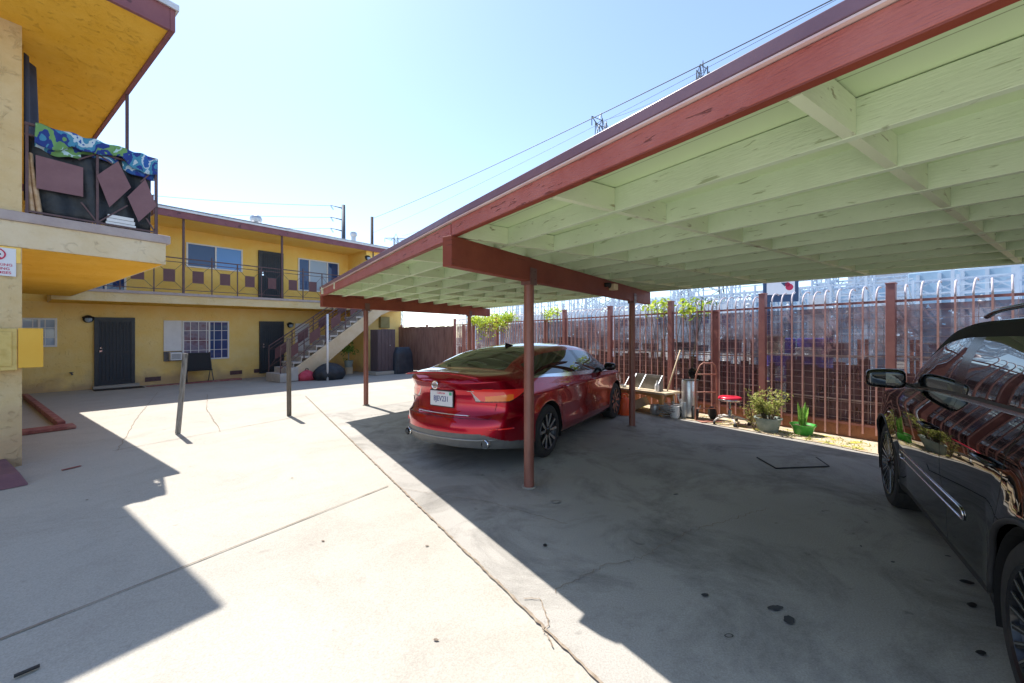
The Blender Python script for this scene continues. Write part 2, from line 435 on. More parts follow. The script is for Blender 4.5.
blot('grease_mark', gpx(729, 637), .022, .014, M['oil'], z=.008, ring=True)
blot('grease_mark', gpx(556, 503), .028, .02, M['slab'], z=.010)
for x, y in ((87, 500), (292, 478), (323, 541), (427, 546), (436, 640)):
    blot('oil_stain', gpx(x, y), .014, .008, M['crack'], z=.003)
# iron cover plate sunk into the slab
cvr = MB(); q = [gpx(757, 458), gpx(816, 458), gpx(829, 467), gpx(776, 469)]
q = [Vector((p[0], p[1], 0)) for p in q]
cvr.prism([p+Vector((0, 0, .003)) for p in q], (0, 0, .008))
o = cvr.build('access_cover', M['slab']); tag(o, 'flat square access cover set in the dark carport floor', 'cover')
cv2 = MB()
for i in range(4):
    a, b = q[i], q[(i+1) % 4]
    if i != 0: cv2.bar(a+Vector((0, 0, .010)), b+Vector((0, 0, .010)), .014, .008)
cv2.build('rim', M['black'], o)
# ------------------------------------------------------------------ carport
cpr = thing('carport', 'long open carport with pale green rafters, red fascia and brown steel posts', 'carport', P1)
def L_(p): return Vector(p)-P1
def zj(s, t):
    """height of the rafters' underside"""
    f = 2.33+(.011*s); r = 2.405+(.006*s if s > 0 else .028*s)
    k = (t+1.1)/5.35
    return f+(r-f)*k
TF, TR = -1.1, 4.25
S0, S1 = -7.4, 6.0
def cpz(s, t, dz=0): return L_(CP(s, t, zj(s, t)+dz))
def run(mb, s0, s1, t, dz0, dz1, w, dt=0):
    """board along the carport direction at cross position t"""
    cuts = [s0]+[c for c in (0.0,) if s0 < c < s1]+[s1]
    nb = U.cross(Vector((0, 0, 1)))
    t_ = t
    for a, b in zip(cuts[:-1], cuts[1:]):
        t = t_+dt*max(a, 0)
        A = [cpz(a, t-w/2, dz0), cpz(a, t+w/2, dz0), cpz(a, t+w/2, dz1), cpz(a, t-w/2, dz1)]
        t = t_+dt*max(b, 0)
        B = [cpz(b, t-w/2, dz0), cpz(b, t+w/2, dz0), cpz(b, t+w/2, dz1), cpz(b, t-w/2, dz1)]
        mb.add(A+B, [(0, 1, 2, 3), (7, 6, 5, 4), (0, 4, 5, 1), (1, 5, 6, 2), (2, 6, 7, 3), (3, 7, 4, 0)])
TS = [-.56+.534*i for i in range(9)]
for i, t in enumerate(TS):
    mb = MB(); run(mb, S0+.05, S1-.02, t, 0, .145, .042); mb.build('rafter', M['green'], cpr, bevel=.003)
mb = MB(); run(mb, S0+.05, S1-.02, TR-.03, -.0, .145, .042); mb.build('rafter', M['green'], cpr, bevel=.003)
# solid blocking between the rafters
allT = [TF]+TS+[TR-.03]
S_rows = [-.2+1.15*k for k in range(-5, 6)]
for r in S_rows:
    for i in range(len(allT)-1):
        ta, tb = allT[i]+.022, allT[i+1]-.022
        sa, sb = r-.386*(ta+.56), r-.386*(tb+.56)
        if max(sa, sb) > S1-.1 or min(sa, sb) < S0+.2: continue
        if abs(sa) < .08 or abs(sb) < .08: pass
        mb = MB(); h0, h1 = .004, .142
        A, B = cpz(sa, ta), cpz(sb, tb); d = (B-A).normalized(); nn = d.cross(Vector((0, 0, 1)))*.02
        vs = []
        for e in (A, B):
            for sg, h in ((-1, h0), (1, h0), (1, h1), (-1, h1)): vs.append(e+nn*sg+Vector((0, 0, h)))
        mb.add(vs, [(0, 1, 2, 3), (7, 6, 5, 4), (0, 4, 5, 1), (1, 5, 6, 2), (2, 6, 7, 3), (3, 7, 4, 0)])
        mb.build('blocking', M['green2'], cpr)
# deck boards: seen from below as one sheet of plywood with board joints
mb = MB()
for a, b in ((S0, 0), (0, S1)):
    A = [cpz(a, TF-.021, .146), cpz(a, TR+.02, .146), cpz(a, TR+.02, .158), cpz(a, TF-.021, .158)]
    B = [cpz(b, TF+.018*max(b,0)-.021, .146), cpz(b, TR+.02, .146), cpz(b, TR+.02, .158), cpz(b, TF+.018*max(b,0)-.021, .158)]
    mb.add(A+B, [(0, 1, 2, 3), (7, 6, 5, 4), (0, 4, 5, 1), (1, 5, 6, 2), (2, 6, 7, 3), (3, 7, 4, 0)])
dk, _nt, N, L, P = nmat('pale_green_deck_boards')
tc = N.new('ShaderNodeTexCoord'); 
dp = N.new('ShaderNodeVectorMath'); dp.operation = 'DOT_PRODUCT'; dp.inputs[1].default_value = (.8113, .5846, 0)
L.new(tc.outputs['Object'], dp.inputs[0])
mo = N.new('ShaderNodeMath'); mo.operation = 'PINGPONG'; mo.inputs[1].default_value = .12
L.new(dp.outputs['Value'], mo.inputs[0])
r = ramp(N, [(.0, (.16, .20, .09)), (.035, (.54, .67, .40)), (1, (.58, .71, .43))])
mrr = N.new('ShaderNodeMapRange'); mrr.inputs[2].default_value = .12; L.new(mo.outputs[0], mrr.inputs[0])
L.new(mrr.outputs[0], r.inputs['Fac']); L.new(r.outputs['Color'], P.inputs['Base Color']); P.inputs['Roughness'].default_value = .7
mb.build('roof_deck', dk, cpr)
# tar paper and flashing on top
mb = MB(); run(mb, S0, S1+.02, (TF+TR)/2+.05, .160, .168, TR-TF-.05); mb.build('roofing', mat('tar_paper', (.05, .05, .05), (.08, .08, .08), rough=.95, scale=4), cpr)
# fascia: two boards that meet over the first beam, then the plum flashing strip above with a pale drip edge
for a, b, dz in ((S0, -.01, .002), (.0, S1+.02, -.018)):
    mb = MB(); run(mb, a, b, TF-.025, dz, .106+dz*.3, .045, .018); mb.build('fascia_board', M['fascia'], cpr, bevel=.004)
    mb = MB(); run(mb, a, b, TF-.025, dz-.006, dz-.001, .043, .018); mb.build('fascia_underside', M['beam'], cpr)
mb = MB(); run(mb, S0, S1+.03, TF-.052, .110, .118, .03, .018); mb.build('drip_edge', M['drip'], cpr)
mb = MB(); run(mb, S0, S1+.04, TF-.045, .120, .170, .05, .018); mb.build('flashing', M['flash'], cpr, bevel=.003)
mb = MB(); run(mb, S0, S1+.02, TR+.035, .0, .15, .03); mb.build('rear_fascia', M['green'], cpr)
mb = MB(); run(mb, S0, S1+.02, TR+.05, .152, .175, .05); mb.build('flashing', M['flash'], cpr)
# end fascia over the far beam
mb = MB()
A = cpz(S1+.03, TF+.06); B = cpz(S1+.03, TR+.04)
mb.prism([A+Vector((0, 0, -.0)), B+Vector((0, 0, -.0)), B+Vector((0, 0, .166)), A+Vector((0, 0, .166))], W*.03)
mb.build('fascia_board', M['fascia'], cpr)
# beams and posts
for (s, t0, t1, posts, n_) in ((0, -1.19, 4.29, (0.0, 3.33), 0), (5.95, -1.04, 4.5, (0.0, 3.54), 1), (-5.95, -1.15, 4.3, (0.0, 3.3), 2)):
    mb = MB()
    nn = U.cross(Vector((0, 0, 1)))*.048
    def bz(t): return zj(s, t)-.004
    vs = []
    for t in (t0, t1):
        for sg, dz in ((-1, -.235), (1, -.235), (1, 0), (-1, 0)):
            vs.append(L_(CP(s, t, bz(t)+dz))+nn*sg)
    mb.add(vs, [(0, 1, 2, 3), (7, 6, 5, 4), (0, 4, 5, 1), (1, 5, 6, 2), (2, 6, 7, 3), (3, 7, 4, 0)])
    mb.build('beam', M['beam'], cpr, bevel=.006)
    for t in posts:
        c = L_(CP(s, t)); h = bz(t)-.235
        mb = MB(); mb.tube([c, c+Vector((0, 0, .02)), c+Vector((0, 0, h))], [.055, .052, .052], 20)
        po = mb.build('post', M['post'], cpr, auto=40)
        mb = MB(); rot = Matrix.Rotation(math.atan2(U.y, U.x), 3, 'Z')
        mb.cbox(c+Vector((0, 0, h+.05)), .125, .114, .17, rot)
        for sg in (-1, 1):
            for dx in (-.035, .035):
                for dz in (.02, .10):
                    mb.cbox(c+U*dx-U.cross(Vector((0, 0, 1)))*.06*sg*-1+Vector((0, 0, h+dz)), .014, .008, .014, rot)
        mb.build('bracket', M['bracket'], po)
        mb = MB(); mb.tube([c+Vector((0, 0, .004)), c+Vector((0, 0, .014))], .075, 16); mb.build('base_ring', M['slab'], po)
# a flood lamp and a nest of cable screwed to the first beam
lamp = MB(); c = L_(CP(0, 2.15, 2.25)); nn = U.cross(Vector((0, 0, 1)))
lamp.cbox(c+nn*.10+Vector((0, 0, .02)), .10, .10, .09, Matrix.Rotation(.7, 3, 'Z'))
fl = lamp.build('flood_lamp', mat('ivory_plastic', (.72, .60, .38), rough=.5), cpr, bevel=.008)
m2 = MB(); m2.tube([c+nn*.05+Vector((0, 0, .03))-U*.03, c+nn*.08-U*.10+Vector((0, 0, .05)), c+nn*.06-U*.22+Vector((0, 0, .03))], .03, 10)
m2.build('lamp_mount', M['black'], fl, smooth=True)

# ------------------------------------------------------------------ near building (left)
RL = math.atan2(U.y, U.x)
C0 = Vector((-5.88, 4.68, 0))
nb = thing('apartment_building', 'near cream and yellow stucco apartment block corner with an upper balcony', 'building', C0, RL)
mb = MB(); mb.box(-8, 0, 0, 12, -.1, 5.31); 
mb.build('wall', M['cream'], nb)
mb = MB(); mb.box(-8, 1.32, -.03, 7.75, 2.61, 2.91)
sl = mb.build('balcony_slab', [M['band']], nb)
mb = MB(); mb.box(0.004, 1.285, .01, 7.70, 2.600, 2.609); mb.build('soffit', M['soffit'], sl)
mb = MB(); mb.box(-.004, .0, 0, 9.3, 0, 2.6); 
mb = MB(); mb.box(-.35, 1.37, -.06, .10, 2.912, 3.03); mb.box(1.20, 1.37, .10, 7.78, 2.912, 3.03)
mb.build('balcony_kerb', M['ledge'], nb, bevel=.01)
# yellow strip below the slab on the near wall
mb = MB(); mb.box(-8, -.01, -.012, 0.0, 2.42, 2.605); mb.build('wall_strip', M['yellow_up'], nb)
# roof
mb = MB(); mb.box(-8.2, 1.02, -1.38, 7.9, 5.27, 5.31); rf = mb.build('roof_soffit', M['soffit'], nb)
mb = MB(); mb.box(-8.2, 1.05, -1.42, 12.5, 5.315, 5.51); mb.build('roof', M['darkmetal'], nb)
mb = MB(); mb.box(1.02, 1.07, -1.44, 8.3, 5.24, 5.53); mb.box(-8.2, 1.02, -1.44, -1.39, 5.24, 5.53)
mb.build('roof_fascia', M['fascia_dark'], nb, bevel=.006)
mb = MB(); mb.box(1.071, 1.095, -1.46, 8.3, 5.49, 5.56); mb.box(-8.2, 1.095, -1.485, -1.461, 5.49, 5.56)
mb.box(-8.2, 1.07, -1.44, 8.3, 5.531, 5.555)
mb.build('roof_edge', M['gutter'], nb)
# near end railing and side railing
def rail_tube(mb, p, q, w=.022): mb.bar(p, q, w, w)
RZ0, RZ1 = 3.07, 4.13
def railing(par, x0, y0, x1, y1, panels, z0=RZ0, z1=RZ1, w=.022, posts=None, fill=None):
    mb = MB()
    A = Vector((x0, y0, 0)); B = Vector((x1, y1, 0)); z = lambda p, h: Vector((p.x, p.y, h))
    bars = [(A, B)]
    mb.bar(z(A, z1), z(B, z1), .034, .03); mb.bar(z(A, z1-.13), z(B, z1-.13), w, w); mb.bar(z(A, z0), z(B, z0), w, w)
    for k in posts:
        p = A.lerp(B, k); mb.bar(z(p, z0-.06), z(p, z1), w*1.15, w*1.15)
    r = mb.build('railing', M['rail'], par)
    return r, A, B
rl, A, B = railing(nb, .02, .03, 1.24, .03, None, posts=(0.015, .5, .985))
mb = MB()
zz = lambda k, h: Vector((.02+1.22*k, .03, h))
rail_tube(mb, zz(.5, 3.07), zz(.38, 3.3), .016); rail_tube(mb, zz(.5, 3.07), zz(.74, 3.38), .016)
rail_tube(mb, zz(.5, 3.99), zz(.36, 3.85), .016); rail_tube(mb, zz(.5, 3.99), zz(.62, 3.9), .016); rail_tube(mb, zz(.98, 3.99), zz(.85, 3.75), .016)
rail_tube(mb, zz(.98, 3.07), zz(.9, 3.25), .016)
mb.build('brace_bars', M['rail'], rl)
def tilted(par, cx, cz, w, h, ang, y=.008):
    mb = MB(); mb.cbox((0, 0, 0), w, .006, h)
    o = mb.build('infill_panel', M['rail_panel'], par); o.location = (cx, y, cz); o.rotation_euler = (0, ang, 0); return o
def nb_plane(x, y, yl):
    """where the sight line through a picture point meets the near railing plane, in the building's own axes"""
    d = Vector(((x-512)/390, 1, (337-y)/390)); o = Vector((0, 0, 1.54)); k = (yl-(o-C0).dot(V))/d.dot(V); q = o+d*k-C0
    return Vector((q.dot(U), yl, q.z))
for cs, yl in ((((95, 413), (222, 447), (222, 525), (97, 502)), .006), (((258, 468), (315, 430), (350, 500), (292, 553)), .006), (((388, 478), (418, 550), (370, 592), (340, 525)), -.002)):
    mb = MB(); mb.prism([nb_plane(x/2.668, y/2.668, yl) for x, y in cs], (0, .006, 0)); mb.build('infill_panel', M['rail_panel'], rl)
ra = railing(nb, 1.235, .05, 1.235, 7.7, None, posts=[i/14 for i in range(15)])[0]
ps = MB()
for i in range(14):
    y = .05+7.65*(i+.5)/14; ps.box(1.228, 1.236, y-.14, y+.14, 3.36, 3.66)
ps.build('infill_panel', M['rail_panel'], ra)
mb = MB()
for y in (1.0, 4.0, 7.0): mb.box(1.16, 1.195, y-.018, y+.018, 2.95, 5.16)
for y in (.72, 3.6, 6.6):
    m3 = MB(); m3.box(1.03, 1.065, y-.018, y+.018, 2.912, 5.24); m3.build('roof_pole', M['rail'], nb)
# window on the near wall, just at the edge of the view
mb = MB(); mb.box(-1.6, -.19, -.03, .0, 3.75, 4.9); wn = mb.build('window', M['white'], nb)
mb = MB(); mb.box(-1.55, -.24, -.036, -.031, 3.80, 4.85); mb.build('pane', M['glass_pale'], wn)
# things on the balcony
M['navy'] = mat('navy_cloth', (.018, .022, .045), (.03, .035, .06), rough=.8, scale=6, bump=.4, bscale=9)
mb = MB(); gx = 16
pts = []
for j in range(9):
    for i in range(gx):
        h = 3.25+1.85*j/8; k = i/(gx-1)
        pts.append((.04+.17*k*(1-.35*j/8)+.02*math.sin(9*k), .30+.35*k, h))
mb.add(pts, [(j*gx+i, j*gx+i+1, (j+1)*gx+i+1, (j+1)*gx+i) for j in range(8) for i in range(gx-1)])
o = mb.build('hanging_curtain', M['navy'], smooth=True); tag(o, 'dark navy curtain hanging from the near balcony ceiling by the wall', 'curtain', loc=C0, rotz=RL)
sol = o.modifiers.new('t', 'SOLIDIFY'); sol.thickness = .01
# floral beach towel draped over the end rail
fm, _nt, N, L, P = nmat('floral_towel_print')
tc = N.new('ShaderNodeTexCoord'); vo = N.new('ShaderNodeTexVoronoi'); vo.inputs['Scale'].default_value = 4.2
no = N.new('ShaderNodeTexNoise'); no.inputs['Scale'].default_value = 4; no.inputs['Detail'].default_value = 3
mv = N.new('ShaderNodeMixRGB'); mv.inputs[0].default_value = .35
L.new(tc.outputs['Object'], mv.inputs[1]); L.new(no.outputs['Color'], mv.inputs[2]); L.new(tc.outputs['Object'], no.inputs['Vector'])
L.new(mv.outputs[0], vo.inputs['Vector'])
r = ramp(N, [(.0, (.55, .72, .85)), (.14, (.02, .04, .28)), (.26, (.03, .12, .40)), (.36, (.50, .62, .70)), (.44, (.06, .26, .42)), (.56, (.02, .05, .25)), (.68, (.16, .34, .12)), (.85, (.45, .65, .7))])
r.color_ramp.interpolation = 'CONSTANT'
vo.feature = 'F1'; L.new(vo.outputs['Distance'], r.inputs['Fac']); L.new(r.outputs['Color'], P.inputs['Base Color']); P.inputs['Roughness'].default_value = .85
mb = MB(); nx, ny = 60, 16; pts = []
for j in range(ny):
    for i in range(nx):
        k = i/(nx-1); v = j/(ny-1)
        x = .10+1.12*k
        rr = (v-.32)*.30*(1+.25*math.sin(k*7+1)+.15*math.sin(k*17))
        if v < .32: y = .06+.02*math.sin(k*20); z = 4.16+(v-.32)*.8*(1+.2*math.sin(k*9))
        else:
            z = 4.17-abs(rr)*1.0; y = -.012-.03*math.sin(k*44+v*3)*v-.02
        z += .012*math.sin(k*31)-.02+.05*max(0, k-.75)*-2
        pts.append((x, y, z))
mb.add(pts, [(j*nx+i, j*nx+i+1, (j+1)*nx+i+1, (j+1)*nx+i) for j in range(ny-1) for i in range(nx-1)])
o = mb.build('beach_towel', fm, smooth=True); tag(o, 'blue and green floral towel draped over the near balcony rail', 'towel', loc=C0, rotz=RL)
sol = o.modifiers.new('t', 'SOLIDIFY'); sol.thickness = .012
M['tarp'] = mat('black_tarp', (.012, .014, .018), (.03, .034, .04), rough=.55, scale=5, bump=.8, bscale=7, bdist=.03)
mb = MB(); pts = []; nx, ny = 34, 10
for j in range(ny):
    for i in range(nx):
        k = i/(nx-1); v = j/(ny-1)
        pts.append((.06+1.12*k, .10+.03*math.sin(k*22+v*2)+.02*math.sin(k*9), 3.06+v*.97*(1-.10*math.sin(k*5))))
mb.add(pts, [(j*nx+i, j*nx+i+1, (j+1)*nx+i+1, (j+1)*nx+i) for j in range(ny-1) for i in range(nx-1)])
o = mb.build('tarp', M['tarp'], smooth=True); tag(o, 'black tarp hung inside the near balcony railing', 'tarp', loc=C0, rotz=RL)
sol = o.modifiers.new('t', 'SOLIDIFY'); sol.thickness = .012
mb = MB()
for i in range(3): mb.cbox((.86, .055, 3.09+i*.05), .30-.02*i, .05, .045)
o = mb.build('paper_stack', M['white'], bevel=.004); tag(o, 'white stack of papers behind the near balcony railing', 'paper', loc=C0, rotz=RL)
mb = MB(); pts = []
for j in range(10):
    for i in range(12):
        k = i/11; v = j/9; pts.append((.04+.12*k*(1-.6*v), .07+.03*math.sin(k*12+v*4), 3.04+v*.75))
mb.add(pts, [(j*12+i, j*12+i+1, (j+1)*12+i+1, (j+1)*12+i) for j in range(9) for i in range(11)])
o = mb.build('rag', mat('tan_rag', (.45, .28, .14), (.62, .45, .3), rough=.9, scale=12), smooth=True); tag(o, 'tan rag hanging at the wall end of the near balcony', 'cloth', loc=C0, rotz=RL)
sol = o.modifiers.new('t', 'SOLIDIFY'); sol.thickness = .01
# no smoking sign
M['signred'] = mat('sign_red', (.55, .02, .08), rough=.5)
sg = thing('wall_sign', 'white no smoking sign with red lettering on the near stucco wall', 'sign', C0+U*-.205+V*-.012+Vector((0, 0, 2.43)), RL)
mb = MB(); mb.box(-.16, .16, -.012, 0, -.175, .155); mb.build('plate', mat('sign_white', (.72, .72, .74), rough=.45), sg, bevel=.004)
mb = MB(); mb.tube([(.07*math.cos(a)*1.15, -.015, .075+.07*math.sin(a)) for a in [2*PI*k/28 for k in range(28)]], .007, 6, closed=True)
mb.bar((-.055, -.015, .125), (.055, -.015, .025), .006, .012)
mb.build('no_smoking_ring', M['signred'], sg)
mb = MB(); mb.box(-.05, .03, -.0145, -.0125, .066, .084); mb.box(.034, .05, -.0145, -.0125, .066, .084); mb.build('cigarette', M['black'], sg)
for i, tx in enumerate(('NO SMOKING', 'NO VAPING', 'ON PREMISES')):
    text_mesh('lettering', tx, .042, M['signred'], sg, (0, -.0135, -.045-.046*i), (PI/2, 0, 0))
# meter box on the near wall, its door swung past the corner
M['boxyellow'] = mat('meter_box_yellow', (.60, .42, .10), (.68, .50, .16), rough=.5, scale=6, c3=(.5, .33, .07))
M['boxdoor'] = mat('meter_door_yellow', (.80, .42, .03), (.84, .48, .05), rough=.5, scale=3)
mt = thing('meter_box', 'yellow painted meter box on the near wall with its door swung open', 'meter box', C0+Vector((0, 0, 0)), RL)
mb = MB(); mb.box(-.42, -.04, -.10, 0.0, 1.15, 1.64); mb.build('case', M['boxyellow'], mt, bevel=.008)
mb = MB(); mb.box(-.40, -.08, -.115, -.102, 1.20, 1.60); mb.build('cover', M['boxyellow'], mt, bevel=.01)
mb = MB(); mb.tube([(-.24, -.13, 1.5), (-.18, -.13, 1.5)], .008, 8); mb.tube([(-.24, -.112, 1.5), (-.24, -.13, 1.5)], .006, 8); mb.build('handle', M['darkmetal'], mt)
mb = MB(); mb.box(-.035, .155, -.108, -.094, 1.175, 1.645); mb.build('door', M['boxdoor'], mt, bevel=.004)
mb = MB(); mb.tube([(.03, 1.9, .02), (.03, 1.9, 1.16)], .012, 8)
o = mb.build('conduit_pipe', M['rail']); tag(o, 'thin dark conduit pipe running down the near wall corner', 'pipe', loc=C0, rotz=RL)
# purple painted ramp block at the foot of the near wall
mb = MB(); mb.prism([(-1.3, -.95, 0), (-.02, -.95, 0), (-.02, -.02, 0), (-1.3, -.02, 0)], (0, 0, .05))
mb = MB(); mb.add([(-2.0, -1.05, 0), (-.02, -1.05, 0), (-.08, -.015, 0), (-2.0, -.015, 0), (-2.0, -.80, .10), (-.07, -.80, .10), (-.12, -.015, .115), (-2, -.015, .115)],
                  [(0, 1, 5, 4), (1, 2, 6, 5), (4, 5, 6, 7), (3, 7, 6, 2), (0, 4, 7, 3), (0, 3, 2, 1)])
o = mb.build('kerb_ramp', M['purple'], bevel=.012); tag(o, 'purple painted low concrete ramp at the foot of the near wall', 'ramp', loc=C0, rotz=RL)
mb = MB(); mb.box(.54, .64, 2.62, 8.3, 0, .10); mb.box(-.02, .72, 2.26, 2.60, 0, .055)
o = mb.build('planter_kerb', M['redkerb'], bevel=.012); tag(o, 'faded red kerb in an L shape along the near building front', 'kerb', loc=C0, rotz=RL)
mb = MB(); mb.cbox((.62, -.30, .006), .16, .03, .008, Matrix.Rotation(.3, 3, 'Z')); 
o = mb.build('wood_scrap', M['redkerb']); tag(o, 'small red scrap of wood lying on the shaded pavement', 'scrap', loc=C0+U*-.3+V*-.35, rotz=RL)
mb = MB(); mb.cbox((0, 0, .01), .075, .018, .008, Matrix.Rotation(.9, 3, 'Z'))
o = mb.build('dark_stick', M['black']); q = gpx(27, 673); tag(o, 'short black stick on the pavement in the bottom left corner', 'stick', loc=(q[0], q[1], 0))

# ------------------------------------------------------------------ far building
DF = Vector((.607, .7947, 0)); RF = math.atan2(DF.y, DF.x)
F0 = Vector((-13.19, 10.54, 0)); KF = .02
NF = Vector((.7947, -.607, 0))
fb = thing('apartment_building', 'far yellow two storey apartment block with balcony walkway and plum roof edge', 'building', F0, RF)
def sh(p): return Vector((p[0], p[1], p[2]+KF*p[0]))
class SB(MB):
    def build(s, *a, **k): s.xf(sh); return MB.build(s, *a, **k)
def fa(x, off=0):
    q = (x-512)/390; sx, sy = F0.x+NF.x*off, F0.y+NF.y*off
    return (q*sy-sx)/(DF.x-q*DF.y)
def fY(x, off=0): return F0.y+NF.y*off+DF.y*fa(x, off)
def fz(x, y, off=0): return 1.54+(337-y)/390*fY(x, off)-KF*fa(x, off)
AX0 = -.9; AJ = 9.3; AE = 11.1
mb = SB(); mb.box(-4, AJ, 0, 8, -.3, 2.52); mb.box(AJ, AE, -1.5, 8, -.3, 2.52); mb.build('lower_wall', M['yellow'], fb)
mb = SB(); mb.box(-4, AJ, 0, 8, 2.52, 5.12); mb.box(AJ, AE, -1.5, 8, 2.52, 5.12); mb.build('upper_wall', M['yellow_up'], fb)
mb = SB(); mb.box(.4, AJ-.002, -1.5, -.002, 2.50, 2.75); fs = mb.build('walkway_slab', M['bandfar'], fb)
mb = SB(); mb.box(.42, AJ-.01, -1.47, -.01, 2.492, 2.499); mb.build('soffit', M['soffit'], fs)
mb = SB(); mb.box(.4, AJ, -1.54, -1.40, 2.752, 2.83); mb.build('walkway_edge', M['ledge'], fb)
mb = SB(); mb.box(-4, AE+.5, -1.62, 8.4, 5.16, 5.30); mb.build('roof', M['darkmetal'], fb)
mb = SB(); mb.box(-4, AE+.45, -1.6, 8, 5.12, 5.158); mb.build('roof_soffit', M['yellow_up'], fb)
mb = SB(); mb.box(-4, AE+.55, -1.66, -1.615, 5.10, 5.375); mb.build('roof_fascia', M['fascia_dark'], fb)
mb = SB(); mb.box(-4, AE+.56, -1.70, -1.662, 5.355, 5.40); mb.box(-4, AE+.56, -1.70, 8, 5.301, 5.405); mb.build('roof_edge', M['gutter'], fb)
# doors
def door(x0, x1, zb, zt, off=0):
    a0, a1 = fa(x0, off), fa(x1, off); z1 = zt; y = -off
    mb = SB(); mb.box(a0, a1, y-.05, y, zb, z1); d = mb.build('door', M['doorblack'], fb)
    mb = SB(); mb.box(a0+.09, a1-.09, y-.045, y-.0505, zb+.12, z1-.10); mb.build('door_mesh', M['doormesh'], d)
    mb = SB(); nb_ = 9
    for i in range(nb_+1):
        x = a0+.09+(a1-a0-.18)*i/nb_; mb.box(x-.007, x+.007, y-.065, y-.052, zb+.10, z1-.08)
    for z in (zb+.12, zb+(z1-zb)*.48, z1-.12): mb.box(a0+.06, a1-.06, y-.068, y-.053, z-.018, z+.018)
    mb.box(a0, a0+.08, y-.075, y-.051, zb, z1); mb.box(a1-.08, a1, y-.075, y-.051, zb, z1); mb.box(a0+.08, a1-.08, y-.075, y-.051, z1-.09, z1)
    mb.build('grille', M['doorblack'], d)
    mb = SB(); mb.box(a0+.10, a0+.16, y-.10, y-.078, zb+1.0, zb+1.06); mb.box(a0+.11, a0+.15, y-.10, y-.078, zb+1.10, zb+1.14)
    mb.build('handle', M['chrome'], d)
    return d
door(94, 134.6, .06, fz(115, 317.6))
door(259, 283.2, .02, fz(271, 321.4))
door(258, 282.7, 2.80, fz(270, 252))
mb = SB(); a0, a1 = fa(92), fa(138); mb.box(a0, a1, -.25, 0, -.05, .055); mb.build('door_step', M['concrete'], fb)
def window(x0, x1, zb, zt, cols, split, frame=.045, off=0, mullions=None, panes=None):
    """split: list of fractions where the sashes meet; mullions (cols, rows)"""
    a0, a1 = fa(x0, off), fa(x1, off); y = -off
    fr = SB(); fr.box(a0, a1, y-.045, y, zb, zb+frame); fr.box(a0, a1, y-.045, y, zt-frame, zt)
    fr.box(a0, a0+frame, y-.045, y, zb+frame, zt-frame); fr.box(a1-frame, a1, y-.045, y, zb+frame, zt-frame)
    for f in split: c = a0+(a1-a0)*f; fr.box(c-frame*.5, c+frame*.5, y-.045, y, zb+frame, zt-frame)
    w_ = fr.build('window', M['white'], fb)
    ed = [0]+split+[1]
    for i in range(len(ed)-1):
        p = SB(); p.box(a0+(a1-a0)*ed[i]+frame*.5, a0+(a1-a0)*ed[i+1]-frame*.5, y-.022, y-.003, zb+frame, zt-frame)
        p.build('pane', panes[i % len(panes)], w_)
    if mullions:
        g_ = SB(); c_, r_ = mullions
        for i in range(1, c_): x = a0+(a1-a0)*i/c_; g_.box(x-.009, x+.009, y-.032, y-.024, zb+frame, zt-frame)
        for j in range(1, r_): z = zb+(zt-zb)*j/r_; g_.box(a0+frame, a1-frame, y-.034, y-.024, z-.009, z+.009)
        g_.build('glazing_bars', M['white'], w_)
    return w_
window(20, 57, fz(45, 347), fz(45, 318), 2, [.5], mullions=(3, 3), panes=[M['glass_pale'], M['glass_pale']])
window(182, 228.7, fz(205, 359.5), fz(205, 321), 2, [.56], mullions=(6, 4), panes=[mat('curtain_glass', (.16, .06, .09), (.25, .22, .30), rough=.15, scale=2.5, c3=(.05, .06, .14)), M['glass_dark']])
window(186, 242.3, fz(214, 269.5), fz(214, 246), 2, [.5], panes=[M['glass_dark'], M['glass_sky']])
window(84, 126, 2.86, 4.6, 2, [.5], panes=[M['glass_dark']])
window(297.8, 338.5, fz(318, 292), fz(318, 260.5), 3, [.26, .70], frame=.05, panes=[M['glass_dark'], M['glass_pale'], M['glass_dark']])
# white board and wall air conditioner left of the lower window
a0, a1 = fa(163.5), fa(181.6)
mb = SB(); mb.box(a0, a1, -.03, 0, fz(172, 351), fz(172, 320.5)); mb.build('window_board', M['white'], fb, bevel=.004)
mb = SB(); mb.box(a0, a1, -.05, 0, fz(172, 361), fz(172, 351.5)); wf = mb.build('conditioner_frame', M['darkmetal'], fb)
mb = SB(); mb.box(a0+.12, a1-.05, -.28, -.0, fz(172, 360), fz(172, 352.2))
ac = thing('air_conditioner', 'small white window air conditioner under the white board', 'air conditioner', F0, RF)
mb.build('case', M['white'], ac, bevel=.01)
mb = SB(); zc = fz(172, 356)
for i in range(5): mb.box(a0+.15, a1-.08, -.287, -.281, zc-.09+i*.035, zc-.075+i*.035)
mb.build('louvre', M['darkmetal'], ac)
# white door leaf behind the stairs
mb = SB(); mb.box(fa(295), fa(309), -.04, 0, .1, fz(300, 323.5)); mb.build('side_door', M['white'], fb)
